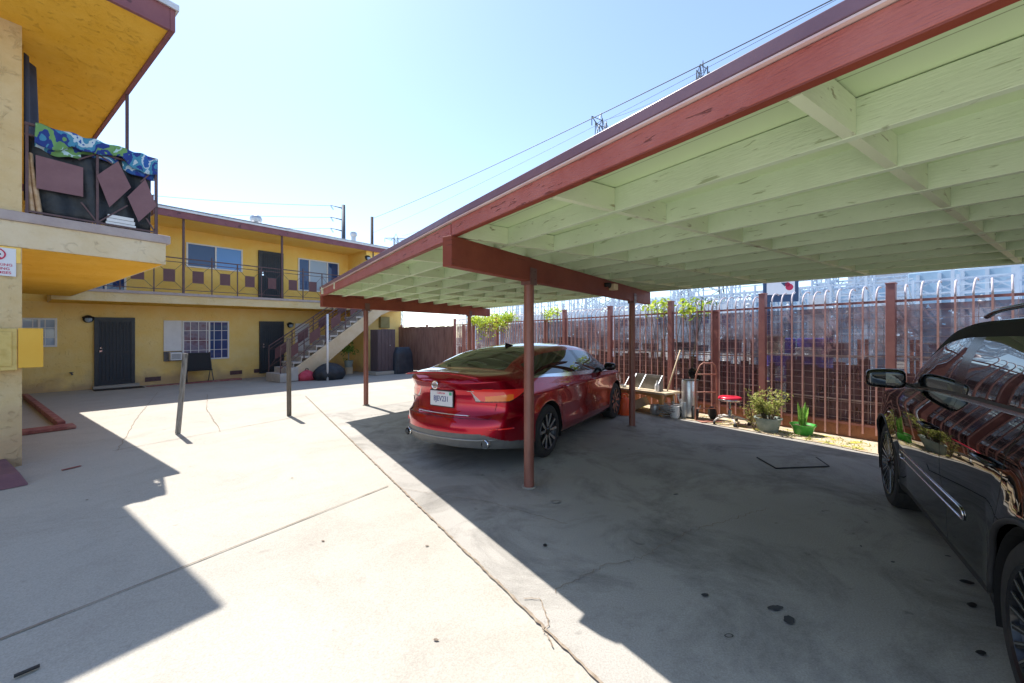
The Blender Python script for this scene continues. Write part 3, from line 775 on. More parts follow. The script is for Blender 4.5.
# lamps on the wall
for (x, y, nm) in ((88, 319, 'round dark wall lamp beside the leftmost black door'), (289.7, 325, 'round dark wall lamp by the door at the stair foot'), (326.5, 258, None)):
    if nm is None: a, z, yy = fa(367, 1.5), fz(367, 258, 1.5), -1.5; nm = 'small dark wall lamp high on the far building beyond the stairs'
    else: a, z, yy = fa(x), fz(x, y), 0
    wl = thing('wall_lamp', nm, 'lamp', F0, RF, group='wall lamps on the far building')
    mb = SB(); mb.lathe([(.0, -.14), (.10, -.11), (.115, -.03), (.06, 0)], (a, yy, z), 'y', 18); 
    mb.lathe([(.12, .0), (.125, .03), (.10, .05)], (a, yy-.05, z+.02), 'z', 18); mb.build('housing', M['black'], wl, smooth=True)
    mb = SB(); mb.lathe([(.0, -.17), (.07, -.15), (.085, -.10)], (a, yy, z-.02), 'y', 16); mb.build('lens', M['glass_pale'], wl, smooth=True)
# foot vents and hose tap
for x, y in ((153, 381.5), (236, 376.5), (259.5, 375)):
    a, z = fa(x), .13
    mb = SB(); mb.box(a-.19, a+.19, -.02, 0, z-.07, z+.07); vn = mb.build('foot_vent', M['rail'], fb)
a, z = fa(71), fz(71, 373); mb = SB(); mb.tube([(a, 0, z), (a, -.09, z), (a+.02, -.11, z-.05)], .022, 8); mb.tube([(a-.04, -.10, z+.02), (a+.04, -.10, z+.02)], .01, 6)
mb.build('hose_tap', M['darkmetal'], fb)
# poles from walkway to roof
for x in (183.5, 282, 373):
    a = fa(x, 1.5)
    mb = SB(); mb.box(a-.028, a+.028, -1.52, -1.47, 2.83, 5.12); mb.build('roof_pole', M['rail'], fb)
# walkway railing
offr = 1.47
z0, z1 = 2.93, 3.90
aa = [fa(x, offr) for x in (132, 153.9, 183.5, 211.9, 237.5, 261.5, 282, 303, 322)]
d_ = (aa[-1]-aa[1])/7
aa = [.45, aa[1]-2*d_, aa[1]-d_]+aa[1:]+[aa[-1]+d_, AJ-.03]
aa = sorted(set(a for a in aa if a >= .45))
mb = SB(); y = -offr
mb.box(aa[0], aa[-1], y-.018, y+.018, z1-.01, z1+.02); mb.box(aa[0], aa[-1], y-.01, y+.01, z1-.13, z1-.11); mb.box(aa[0], aa[-1], y-.01, y+.01, z0-.01, z0+.01)
for i, a in enumerate(aa): mb.box(a-.014, a+.014, y-.014, y+.014, 2.83, z1+(.12 if i in (5, 9) else 0))
rr = mb.build('walkway_railing', M['rail'], fb)
db = SB(); pn = []
for a, b in zip(aa[:-1], aa[1:]):
    if b-a < .5: continue
    zc = (z0+z1-.12)/2; c = (a+b)/2; hw = min(.19, (b-a)*.2)
    for (ex, ez) in ((a, z0), (b, z0), (b, z1-.12), (a, z1-.12)):
        sx, sz = (1 if ex > c else -1), (1 if ez > zc else -1)
        db.bar((ex, y, ez), (c+sx*hw, y, zc+sz*.18), .010, .010)
    pn.append((c, hw, zc))
db.build('brace_bars', M['rail'], rr)
for c, hw, zc in pn:
    mb = SB(); mb.box(c-hw, c+hw, y-.02, y-.012, zc-.19, zc+.19); mb.build('infill_panel', M['panel_far'], rr)
# flat brick edged planting strip along the wall
mb = SB(); mb.box(fa(143), fa(236), -.60, -.35, -.2, -.04)
o = mb.build('planter_kerb', M['redkerb'], bevel=.01); tag(o, 'low dark red kerb on the ground below the grid window', 'kerb', loc=F0, rotz=RF)
# roof pieces: turbine vent at the eave, flue, both standing on the roof
def roofpt(x, y, Y): return Vector(((x-512)/390*Y, Y, 1.54+(337-y)/390*Y))
vt = roofpt(256, 226, 14.2); mb = MB(); mb.tube([vt+Vector((0, 0, -.25)), vt+Vector((0, 0, .12))], .09, 14)
mb.lathe([(.05, .10), (.17, .14), (.20, .24), (.17, .34), (.10, .40), (0, .42)], vt, 'z', 18)
o = mb.build('roof_vent', M['steel'], auto=50); tag(o, 'round galvanised turbine vent on the far roof edge', 'vent')
ch = roofpt(353.5, 247, 22.5); mb = MB(); mb.tube([ch+Vector((0, 0, -.7)), ch+Vector((0, 0, .62))], .13, 14)
mb.lathe([(.15, .60), (.19, .66), (.19, .78), (.16, .84), (.0, .86)], ch, 'z', 16)
o = mb.build('flue_pipe', M['steel'], auto=50); tag(o, 'grey metal flue pipe standing on the far roof', 'chimney')

# ------------------------------------------------------------------ staircase in front of the walkway
st = thing('staircase', 'outdoor concrete staircase with plum railings climbing to the far walkway', 'stairs', F0, RF)
A0s, A1s = 5.3, 9.3; NST = 15; yN, yF = -2.55, -1.62
rise = (2.75)/NST; run_ = (A1s-A0s)/NST
M['step'] = mat('stair_concrete', (.42, .38, .34), (.52, .48, .43), rough=.8, scale=6, bump=.3)
M['stringer'] = mat('stair_stringer_paint', (.58, .44, .27), (.66, .53, .36), rough=.8, scale=3, bump=.3)
for i in range(NST):
    x0 = A0s+i*run_; z1 = (i+1)*rise
    mb = SB()
    if i < 2: mb.box(x0, x0+run_*1.3, yN-(.22-.06*i), yF+.0, -.1, z1)
    else: mb.box(x0-.02, x0+run_+.04, yN+.03, yF, z1-.07, z1); mb.box(x0, x0+.03, yN+.04, yF-.01, z1-rise, z1-.07)
    mb.build('step', M['step'], st, bevel=.006)
sl_ = rise/run_
for yy in (yN, yF+.0):
    mb = SB(); yb = yy-.04
    x0 = A0s+2.2*run_
    mb.prism([(x0, yb, -.05), (x0, yb, 2.0*rise), (A1s, yb, NST*rise-.18*0), (A1s+.45, yb, NST*rise), (A1s+.45, yb, NST*rise-.30), (A1s, yb, NST*rise-.36-.12), (x0+.5, yb, -.05)], (0, .06, 0))
    mb.build('stringer', M['stringer'], st, bevel=.006)
mb = SB(); mb.box(A1s+.45, A1s+1.5, -2.55, -1.53, 2.50, 2.75); mb.box(A1s, A1s+.45, yN+.03, yF, 2.60, 2.75); mb.build('landing', M['bandfar'], st)
for yy in (yN+.0, yF+.02):
    mb = SB()
    def zs(x): return (x-A0s)*sl_+rise
    xs = [A0s+.1+(A1s-A0s-.1)*k/5 for k in range(6)]
    mb.bar((xs[0], yy, zs(xs[0])+.86), (xs[-1], yy, zs(xs[-1])+.86), .03, .035)
    mb.bar((xs[0], yy, zs(xs[0])+.74), (xs[-1], yy, zs(xs[-1])+.74), .016, .016)
    mb.bar((xs[0], yy, zs(xs[0])+.10), (xs[-1], yy, zs(xs[-1])+.10), .02, .02)
    for x in xs: mb.box(x-.014, x+.014, yy-.014, yy+.014, zs(x)-.15, zs(x)+.87)
    sr = mb.build('stair_railing', M['rail'], st)
    for a, b in zip(xs[:-1], xs[1:]):
        c = (a+b)/2; mb = SB(); h = .20
        poly = [(a+.20, yy-.004, zs(a+.20)+.22), (b-.20, yy-.004, zs(b-.20)+.22), (b-.20, yy-.004, zs(b-.20)+.62), (a+.20, yy-.004, zs(a+.20)+.62)]
        mb.prism(poly, (0, .008, 0)); mb.build('infill_panel', M['panel_far'], sr)
        mb = SB(); mb.bar((a, yy, zs(a)+.10), (a+.2, yy, zs(a+.2)+.22), .012, .012); mb.bar((b, yy, zs(b)+.74), (b-.2, yy, zs(b-.2)+.62), .012, .012)
        mb.bar((a, yy, zs(a)+.74), (a+.2, yy, zs(a+.2)+.62), .012, .012); mb.bar((b, yy, zs(b)+.10), (b-.2, yy, zs(b-.2)+.22), .012, .012)
        mb.build('brace_bars', M['rail'], sr)
# ------------------------------------------------------------------ cars
def curve(keys):
    """smooth interpolation through (x, v) keys"""
    xs = [k[0] for k in keys]; vs = [k[1] for k in keys]; n = len(xs)
    d = [(vs[i+1]-vs[i])/(xs[i+1]-xs[i]) for i in range(n-1)]
    m = [d[0]]+[(0 if d[i-1]*d[i] <= 0 else 2*d[i-1]*d[i]/(d[i-1]+d[i])) for i in range(1, n-1)]+[d[-1]]
    def f(x):
        if x <= xs[0]: return vs[0]
        if x >= xs[-1]: return vs[-1]
        i = 0
        while x > xs[i+1]: i += 1
        h = xs[i+1]-xs[i]; t = (x-xs[i])/h
        return (vs[i]*(2*t**3-3*t**2+1)+m[i]*h*(t**3-2*t*t+t)+vs[i+1]*(-2*t**3+3*t*t)+m[i+1]*h*(t**3-t*t))
    return f
def smooth(a, b, x):
    t = max(0, min(1, (x-a)/(b-a))); return t*t*(3-2*t)

def carpaint(name, c, metal=.0, rough=.22, flake=None, coatrough=.02):
    m, nt, N, L, P = nmat(name)
    P.inputs['Base Color'].default_value = (*c, 1); P.inputs['Metallic'].default_value = metal
    P.inputs['Roughness'].default_value = rough; P.inputs['Coat Weight'].default_value = 1
    P.inputs['Coat Roughness'].default_value = coatrough; P.inputs['Coat IOR'].default_value = 1.65
    if flake:
        tc = N.new('ShaderNodeTexCoord'); n = N.new('ShaderNodeTexNoise'); n.inputs['Scale'].default_value = 900
        L.new(tc.outputs['Object'], n.inputs['Vector'])
        r = ramp(N, [(.4, c), (.62, flake)]); L.new(n.outputs['Fac'], r.inputs['Fac']); L.new(r.outputs['Color'], P.inputs['Base Color'])
    return m
M['carglass'] = glassmat('car_window_glass', (.012, .016, .016), rough=.02, spec=1.0)
M['carglass'].node_tree.nodes['Principled BSDF'].inputs['IOR'].default_value = 2.0
M['trim'] = mat('gloss_black_trim', (.012, .012, .013), rough=.15)
M['plastic'] = mat('black_plastic', (.025, .025, .027), rough=.55, scale=30)
M['greyplastic'] = mat('grey_bumper_plastic', (.10, .10, .10), (.13, .13, .125), rough=.45, scale=12)
M['rubber'] = mat('tyre_rubber', (.022, .022, .023), (.034, .034, .034), rough=.75, scale=30)
M['well'] = mat('wheel_well_black', (.008, .008, .008), rough=.9)
M['lamp_red'] = carpaint('tail_lamp_red', (.90, .012, .01), rough=.35)
M['lamp_amber'] = carpaint('tail_lamp_amber', (.95, .20, .01), rough=.3)
M['lamp_clear'] = carpaint('tail_lamp_clear', (.50, .36, .34), rough=.2)

def superbox(mb, c, a, b, d, sd, e=.45):
    """rounded box, narrower towards the front and the outer end"""
    nu, nv = 28, 14; b0 = len(mb.v); sp = lambda v, k: math.copysign(abs(v)**k, v)
    for j in range(nv+1):
        ph = -PI/2+PI*j/nv
        for i in range(nu):
            th = 2*PI*i/nu; X = sp(math.cos(ph), e)*sp(math.cos(th), e); Y = sp(math.cos(ph), e)*sp(math.sin(th), e); Z = sp(math.sin(ph), e)
            k = 1-.25*max(0, X)-.10*max(0, Y*sd)
            mb.v.append(Vector((c[0]+X*a-.02*max(0, Y*sd), c[1]+Y*b*k**.5, c[2]+Z*d*k)))
    for j in range(nv):
        for i in range(nu): mb.f.append((b0+j*nu+i, b0+j*nu+(i+1)%nu, b0+(j+1)*nu+(i+1)%nu, b0+(j+1)*nu+i)); mb.m.append(0)
def build_car(root, P, key):
    Lf, Lr, Wd, R, xf, xr = P['Lf'], P['Lr'], P['W'], P['R'], P['xf'], P['xr']
    belt, top, yc, zc = curve(P['belt']), curve(P['top']), curve(P['yc']), curve(P['zc'])
    yp = curve(P['yprof']); xoR = curve(P['xo_rear']); xoF = curve(P['xo_front'])
    barrel = P.get('barrel', .03)
    # reference stations
    xs = set()
    x = -(Lr-.7)
    while x < Lf-.7+1e-6: xs.add(round(x, 4)); x += .07
    for c in (xf, xr):
        for k in range(-14, 15):
            xs.add(round(c+R*math.sin(k/14*PI/2), 4))
        xs.add(round(c-R-.003, 4)); xs.add(round(c+R+.003, 4))
    for q in P['cuts']: xs.add(round(q, 4)); xs.add(round(q+.007, 4))
    for q in P['lines']: xs.add(round(q, 4))
    keep = [q for q in P['cuts']]+[q+.007 for q in P['cuts']]+P['lines']+[xf-R, xf+R, xf-R-.003, xf+R+.003, xr-R, xr+R, xr-R-.003, xr+R+.003]
    keep = [round(k, 4) for k in keep]
    side = sorted(q for q in xs if -(Lr-.7) <= q <= Lf-.7)
    out = []
    for q in side:
        if q not in keep and any(abs(q-k) < .018 for k in keep): continue
        out.append(q)
    side = out
    n1 = 2.7; st = []   # (xref, planfactor)
    NE = 22
    rear = []; front = []
    for k in range(NE+1):
        th = PI/2*(1-k/NE)          # PI/2 -> centre line; 0 -> side
        q = math.sin(th)**(2/n1); y = math.cos(th)**(2/n1) if th < PI/2-1e-9 else 0
        rear.append((-(Lr-.7)-.7*q, y)); front.append((Lf-.7+.7*q, y))
    st = rear[:-1]+[(q, 1) for q in side]+front[::-1][1:]
    # station must still carry arch points in the ends
    extra = []
    for c in (xf, xr):
        for k in range(-14, 15): extra.append(c+R*math.sin(k/14*PI/2))
        extra += [c-R-.003, c+R+.003]
    for e in extra+P['lines_end']:
        for (lo, hi, sgn, base) in ((-Lr, -(Lr-.7), -1, Lr-.7), (Lf-.7, Lf, 1, Lf-.7)):
            if lo+.02 < e < hi-.001:
                q = (abs(e)-base)/.7; st.append((e, (1-q**n1)**(1/n1)))
    rearc = [s for s in st if s[0] < -(Lr-.7)]; frontc = [s for s in st if s[0] > Lf-.7]; mid = [s for s in st if -(Lr-.7) <= s[0] <= Lf-.7]
    rearc.sort(key=lambda s: s[1]); frontc.sort(key=lambda s: -s[1]); mid.sort()
    st = rearc+mid+frontc
    zn = P['rows']; m = len(zn)
    TK = P.get('tk', [q/8 for q in range(9)])
    NB, NT = 8, 8      # rows belt->cant, cant->centre
    sill = P['sill']
    grid = []; meta = []
    for (x0, pf) in st:
        br = 1-barrel*(x0/Lf)**2 if x0 > 0 else 1-barrel*(x0/Lr)**2
        row = []
        zb = belt(x0)
        lo = sill(x0) if callable(sill) else sill
        for c in (xf, xr):
            if abs(x0-c) <= R+1e-6: lo = max(lo, P['wz']+math.sqrt(max(0, R*R-(x0-c)**2)))
        wR = smooth(Lr-.9, Lr, -x0) if x0 < 0 else 0
        wF = smooth(Lf-.9, Lf, x0) if x0 > 0 else 0
        zrow = []
        for j in range(m):
            z = min(zn[j], zb-(m-j)*.012); z = max(z, lo+j*.0035); zrow.append(z)
        zrow.append(max(zb, zrow[-1]+.004))
        for z in zrow:
            w_ = Wd*yp(z)*br
            # arch flare
            for c in (xf, xr):
                d = math.hypot(x0-c, z-P['wz']); w_ += P.get('flare', .012)*smooth(R+.14, R+.015, d)*(1 if z > .25 else 0)
            y = w_*pf
            x = x0 + (-xoR(z)*wR*-1 if x0 < 0 else -xoF(z)*wF)
            if x0 < 0: x = x0+xoR(z)*wR
            crown = P['crown']*(y/Wd)**2
            if x0 < 0: x += crown*wR
            else: x -= crown*1.3*wF
            row.append(Vector((x, y, z)))
        b = row[-1]
        yb, zb = b.y, b.z
        ycf = yc(x0); yC = yb*ycf; zC = max(zc(x0), zb+.004) if zc(x0) > zb else zc(x0)
        zT = top(x0)
        endk = (wR if x0 < 0 else wF)
        for k in range(1, NB+1):
            t = TK[k]
            cab = smooth(.06, .22, zC-zb)
            bul = math.sin(PI*t)*.035*cab
            y = yb+(yC-yb)*t+bul*(yb/Wd)
            z = zb+(zC-zb)*(t if cab > .5 else math.sin(t*PI/2)*(1-cab)+t*cab)
            row.append(Vector((b.x, y, z)))
        for k in range(1, NT+1):
            t = k/NT; y = yC*(1-t); z = zC+(zT-zC)*(1-(1-t)**2.4)
            row.append(Vector((b.x, y, z)))
        # let windscreen / rear glass bow in plan
        grid.append(row); meta.append((x0, pf))
    nr = len(grid[0]); ns = len(grid)
    bow = P.get('bow')
    verts = []; idx = {}
    for i in range(ns):
        for j in range(nr):
            v = grid[i][j].copy()
            if bow and j > m:
                x0 = meta[i][0]
                for (a, b_, amt) in bow:
                    if a < x0 < b_:
                        v.x += amt*math.sin(PI*(x0-a)/(b_-a))*(1-(v.y/Wd)**2)
            verts.append(v)
    nside = len(verts)
    # mirror
    allv = [v.copy() for v in verts]+[Vector((v.x, -v.y, v.z)) for v in verts]
    faces = []; keys = []
    for sgn, off in ((1, 0), (-1, nside)):
        for i in range(ns-1):
            for j in range(nr-1):
                q = [off+i*nr+j, off+(i+1)*nr+j, off+(i+1)*nr+j+1, off+i*nr+j+1]
                if sgn < 0: q = q[::-1]
                pz = sum((allv[k] for k in q), Vector())/4
                rf = P['refine'](pz) if 'refine' in P else 1
                faces.append(tuple(q)); keys.append(('#', rf, i, j, sgn) if rf > 1 else key(pz, i, j, meta[i], meta[i+1], m, sgn, NB, nr))
    # vertex normals of the whole shell
    nrm = [Vector() for _ in allv]
    for q in faces:
        a, b, c, d = (allv[k] for k in q); nn = (c-a).cross(d-b)
        for k in q: nrm[k] += nn
    # centre line: weld normals
    for i in range(ns):
        for j in range(nr):
            if abs(allv[i*nr+j].y) < 1e-5:
                s_ = nrm[i*nr+j]+nrm[nside+i*nr+j]; nrm[i*nr+j] = s_; nrm[nside+i*nr+j] = s_.copy()
    nrm = [n_.normalized() if n_.length > 1e-12 else Vector((0, 0, 1)) for n_ in nrm]
    f2 = []; k2 = []
    for q, k in zip(faces, keys):
        if k[0] != '#': f2.append(q); k2.append(k); continue
        _, rf, i, j, sgn = k; idg = {}
        for a in range(rf+1):
            for b in range(rf+1):
                u, v = a/rf, b/rf; w4 = ((1-u)*(1-v), u*(1-v), u*v, (1-u)*v) if sgn > 0 else ((1-u)*(1-v), (1-u)*v, u*v, u*(1-v))
                idg[a, b] = len(allv); allv.append(sum((allv[c]*w_ for c, w_ in zip(q, w4)), Vector())); nrm.append(sum((nrm[c]*w_ for c, w_ in zip(q, w4)), Vector()).normalized())
        for a in range(rf):
            for b in range(rf):
                t = [idg[a, b], idg[a+1, b], idg[a+1, b+1], idg[a, b+1]]
                if sgn < 0: t = t[::-1]
                pz = sum((allv[c] for c in t), Vector())/4
                f2.append(tuple(t)); k2.append(key(pz, i, j, meta[i], meta[i+1], m, sgn, NB, nr))
    faces, keys = f2, k2
    groups = {}
    for q, k in zip(faces, keys): groups.setdefault(k, []).append(q)
    objs = {}
    for (nm, mt_, tagk), fl in groups.items():
        used = {}; vs = []; fs = []; no = []
        for q in fl:
            t = []
            for k in q:
                if k not in used: used[k] = len(vs); vs.append(tuple(allv[k])); no.append(nrm[k])
                t.append(used[k])
            fs.append(t)
        me = bpy.data.meshes.new(nm); me.from_pydata(vs, [], fs); me.materials.append(M[mt_])
        me.polygons.foreach_set('use_smooth', [True]*len(fs)); me.update()
        me.normals_split_custom_set_from_vertices([tuple(n_) for n_ in no])
        o = bpy.data.objects.new(nm, me); COL.objects.link(o); o.parent = root; objs[(nm, tagk)] = o
    # floor pan, wheel wells
    mb = MB(); mb.box(-Lr+.62, Lf-.62, -Wd+.14, Wd-.14, (sill if not callable(sill) else sill(0))+.03, .42)
    pan = mb.build('underbody', M['well'], root)
    for c in (xf, xr):
        for sg in (1, -1):
            mb = MB(); n = 20
            prof = []
            for k in range(n+1):
                a = PI*k/n*1.24-.38; prof.append((c+(R-.002)*math.cos(a), P['wz']+(R-.002)*math.sin(a)))
            y0, y1 = sg*(Wd-.34), sg*(Wd-.025)
            for k in range(n):
                (xa, za), (xb, zb2) = prof[k], prof[k+1]
                mb.quad((xa, y0, za), (xb, y0, zb2), (xb, y1, zb2), (xa, y1, za))
            mb.add([(x_, y0, z_) for x_, z_ in prof], [tuple(range(n+1))])
            mb.build('wheel_well', M['well'], pan, fix=False)
    return objs, grid, meta, allv

def side_y(grid, meta, P, x, z):
    """half width of the shell at x, z on the side"""
    best = None
    cols = sorted(range(len(meta)), key=lambda i: abs(meta[i][0]-x))[:2]
    out = []
    for i in cols:
        r = grid[i]
        for a, b in zip(r[:-1], r[1:]):
            if a.z <= z <= b.z and b.z-a.z > 1e-6:
                out.append(a.y+(b.y-a.y)*(z-a.z)/(b.z-a.z)); break
    return sum(out)/len(out) if out else P['W']*.95

def make_wheel(root, c, side, Rt, Rr, width, kind):
    """c: centre of the outer face; side +1 = left of the car"""
    sx = side
    mb = MB()
    h = lambda v: sx*v      # outward coordinate
    prof = [(Rr-.004, -width+.02), (Rr+.02, -width), (Rt-.03, -width), (Rt-.008, -width+.02), (Rt, -width+.04), (Rt, -.05), (Rt-.010, -.022), (Rt-.03, -.006), (Rr+.028, .0), (Rr+.006, -.006), (Rr-.004, -.02)]
    hub = MB()
    hub.lathe([(0, h(-.10)), (Rr-.03, h(-.10)), (Rr-.02, h(-.03)), (Rr-.004, h(-.012)), (Rr-.004, h(-width+.03)), (Rr-.05, h(-width+.03)), (0, h(-width+.05))], (0, 0, 0), 'y', 40)
    wh = hub.build('wheel', M['darkmetal'], root, auto=35); wh.location = c
    mb.lathe([(r_, h(v)) for r_, v in prof], (0, 0, 0), 'y', 56, cap=False)
    ty = mb.build('tyre', M['rubber'], wh, auto=30)
    tg = MB()
    for k in (-.35, -.15, .1, .3): 
        yy = h(-width*.5+k*width*.9); tg.lathe([(Rt+.0012, yy-.004), (Rt+.0012, yy+.004)], (0, 0, 0), 'y', 56, cap=False)
    tg.build('tread_groove', M['black'], ty)
    br = MB(); br.lathe([(0, h(-.085)), (Rr*.66, h(-.085)), (Rr*.66, h(-.075)), (0, h(-.075))], (0, 0, 0), 'y', 36); br.build('brake_disc', M['steel'], wh, auto=30)
    rm = MB()
    rm.mi = 0
    rm.lathe([(Rr-.022, h(-.03)), (Rr-.016, h(-.006)), (Rr-.004, h(.002)), (Rr+.004, h(-.008))], (0, 0, 0), 'y', 56, cap=False)
    fin = MB()
    def spoke(mbx, a0, a1, r0, r1, w0, w1, y0, y1, th=.02):
        p0 = Vector((r0*math.cos(a0), h(y0), r0*math.sin(a0))); p1 = Vector((r1*math.cos(a1), h(y1), r1*math.sin(a1)))
        d = (p1-p0).normalized(); s_ = Vector((0, 1, 0)).cross(d).normalized()
        vs = []
        for p, w_ in ((p0, w0), (p1, w1)):
            for sg, dy in ((-1, 0), (1, 0), (1, -th), (-1, -th)): vs.append(p+s_*(sg*w_/2)+Vector((0, h(dy), 0)))
        mbx.add(vs, [(0, 1, 2, 3), (7, 6, 5, 4), (0, 4, 5, 1), (1, 5, 6, 2), (2, 6, 7, 3), (3, 7, 4, 0)])
    if kind == 'split':
        for k in range(5):
            a = 2*PI*k/5+.3
            for sg in (-1, 1):
                spoke(rm, a+sg*.16, a+sg*.30, .045, Rr-.01, .045, .050, -.018, -.006, .03)
                spoke(fin, a+sg*.17, a+sg*.30, .06, Rr-.012, .026, .034, -.015, -.002, .006)
        for k in range(5):
            a = 2*PI*k/5+.3+PI/5
            pass
        rm.build('rim', M['rimdark'], wh); fin.build('rim', M['rimbright'], wh)
    else:
        for k in range(24):
            a = 2*PI*k/24
            spoke(rm, a, a+.0, .05, Rr-.01, .018, .026, -.02, -.008, .035)
        for k in range(24):
            a = 2*PI*k/24
            spoke(fin, a+.03, a+.012, .07, Rr-.012, .005, .008, -.018, -.0055, .002)
        rm.build('rim', M['rimblack'], wh); fin.build('rim', M['rimbright2'], wh)
    cp = MB(); cp.lathe([(0, h(.002)), (.026, h(.0)), (.034, h(-.008)), (.055, h(-.016)), (.058, h(-.05))], (0, 0, 0), 'y', 24)
    cp.build('hub_cap', M['trim'], wh, auto=35)
    for k in range(5):
        pass
    return wh
M['rimdark'] = mat('dark_alloy', (.05, .05, .055), rough=.35, metal=.6)
M['rimbright'] = mat('machined_alloy', (.62, .60, .58), rough=.25, metal=.85)
M['rimblack'] = mat('black_alloy', (.022, .022, .024), rough=.25, metal=.3)
M['rimbright2'] = mat('polished_edge_alloy', (.5, .5, .5), rough=.25, metal=.9)

# ---- red sedan
ph = math.radians(32); hd = Vector((math.sin(ph), math.cos(ph), 0)); lf = Vector((-math.cos(ph), math.sin(ph), 0))
rp = Vector((.475, 5.0, 0))+hd*1.41+lf*.905
sed = thing('parked_car', 'glossy dark red sedan parked under the carport, seen from behind', 'car', rp, math.atan2(hd.y, hd.x))
M['paint_red'] = carpaint('red_pearl_paint', (.31, .001, .014), metal=.8, rough=.24, flake=(.50, .002, .024))
M['paint_red'].node_tree.nodes['Principled BSDF'].inputs['Coat IOR'].default_value = 1.45
M['paint_red'].node_tree.nodes['Principled BSDF'].inputs['Specular IOR Level'].default_value = .1
PS = dict(Lf=2.36, Lr=2.53, W=.925, R=.385, xf=1.41, xr=-1.41, wz=.335, sill=curve([(-2.53, .29), (-2.2, .26), (-1.75, .20), (2.36, .20)]), refine=lambda p: 10 if (p.x < -1.9 and .74 < p.z < .98 and abs(p.y) > .36) else (7 if p.x < -1.85 and .30 < p.z < .50 else 1), crown=.13, flare=.014, barrel=.035,
    rows=[.20, .235, .29, .35, .42, .50, .605, .635, .70, .775, .835, .865, .90, .94],
    yprof=[(.19, .90), (.235, .945), (.32, .985), (.40, .975), (.50, .972), (.62, .985), (.72, .988), (.80, .990), (.865, 1.004), (.90, .972), (.94, .955), (1.0, .915), (1.05, .89), (1.2, .85)],
    belt=[(-2.53, 1.005), (-2.2, 1.035), (-1.6, 1.03), (-.8, .985), (0, .955), (.9, .935), (1.4, .90), (1.9, .82), (2.2, .74), (2.36, .66)],
    top=[(-2.53, 1.03), (-2.42, 1.125), (-2.25, 1.125), (-1.95, 1.145), (-1.55, 1.27), (-1.1, 1.385), (-.7, 1.425), (-.2, 1.445), (.2, 1.435), (.5, 1.38), (.9, 1.20), (1.25, 1.035), (1.6, .985), (2.0, .90), (2.25, .79), (2.36, .70)],
    zc=[(-2.53, 1.01), (-2.42, 1.09), (-2.25, 1.10), (-1.95, 1.12), (-1.6, 1.22), (-1.2, 1.325), (-.8, 1.37), (-.3, 1.392), (.15, 1.38), (.5, 1.32), (.9, 1.145), (1.22, .975), (1.6, .94), (2.0, .86), (2.25, .76), (2.36, .67)],
    yc=[(-2.53, .86), (-2.2, .84), (-1.95, .78), (-1.6, .72), (-1.2, .675), (-.5, .655), (.15, .655), (.5, .685), (.9, .76), (1.25, .84), (1.6, .80), (2.36, .78)],
    xo_rear=[(.19, .10), (.28, .05), (.34, .015), (.42, .0), (.52, .0), (.605, .012), (.635, .075), (.72, .105), (.86, .115), (.93, .10), (.965, .045), (1.02, .015), (1.1, .02)],
    xo_front=[(.19, .10), (.3, .02), (.5, .0), (.65, .03), (.8, .12), (.95, .25)],
    cuts=[-1.14, -.10, 1.0], lines=[-1.62, -.16, -.02, .98], lines_end=[], bow=[(-2.05, -.85, -.10), (.2, 1.35, .14)])
def key_sed(p, i, j, a, b, m, sgn, NB, nr):
    x = (a[0]+b[0])/2; side = 'L' if sgn > 0 else 'R'
    flat = a[1] > .995 and b[1] > .995
    cut = any(abs(x-(c+.0035)) < .0036 for c in PS['cuts'])
    if j < m+0:           # lower body
        if x < -1.9:
            y = abs(p.y)
            if p.z < .455-.10*smooth(.5, .85, y): return ('rear_valance', 'greyplastic', '')
            sd = y+max(0, p.x+2.42)
            if sd > .44 and p.z > .76:
                zu = .948+.012*smooth(.44, .9, sd); zl = .79+.12*smooth(1.0, 1.42, sd)
                if sd < .52: zl = .79+(.52-sd)*1.4
                if sd < 1.42 and zl < p.z < zu:
                    if p.z < zl+.012 or p.z > zu-.008: return ('lamp_gasket', 'trim', side)
                    if sd < .60 and p.z < .90-(sd-.46)*.7: return ('tail_lamp', 'lamp_clear', side)
                    if .66 < sd < 1.12 and p.z < .862+.02*smooth(.66, 1.1, sd): return ('tail_lamp', 'lamp_amber', side)
                    return ('tail_lamp', 'lamp_red', side)
        if cut and flat and j >= 2: return ('door_seam', 'trim', side+str(round(x)))
        if flat and j >= 1:
            if -1.14 < x < -.10 and not (abs(x-PS['xr']) < PS['R']+.01): return ('rear_door', 'paint_red', side)
            if -.10 < x < 1.0: return ('front_door', 'paint_red', side)
        if j < 2 and flat: return ('sill', 'plastic', '')
        return ('body', 'paint_red', '')
    jj = j-m
    if jj < NB:
        if -1.62 < x < 1.0 and 1 <= jj < NB-1:
            if -.16 < x < -.02: return ('window_pillar', 'trim', side)
            return ('rear_side_window' if x < -.1 else 'front_side_window', 'carglass', side)
        if jj == 0 and -1.72 < x < .98: return ('window_trim', 'chrome', side)
        return ('body', 'paint_red', '')
    jt = jj-NB
    if -1.93 < x < -1.0 and jt >= 1: return ('rear_window', 'carglass', '')
    if .38 < x < 1.2 and jt >= 1: return ('windscreen', 'carglass', '')
    if 1.24 < x and jt >= 0 and x < 2.2: return ('bonnet', 'paint_red', '')
    if x < -1.97 and jt >= 0: return ('boot_lid', 'paint_red', '')
    return ('roof', 'paint_red', '')
ob, gr, me_, av = build_car(sed, PS, key_sed)
for c in (1.41, -1.41):
    for sd in (1, -1): make_wheel(sed, (c, sd*.905, .337), sd, .337, .235, .215, 'split')
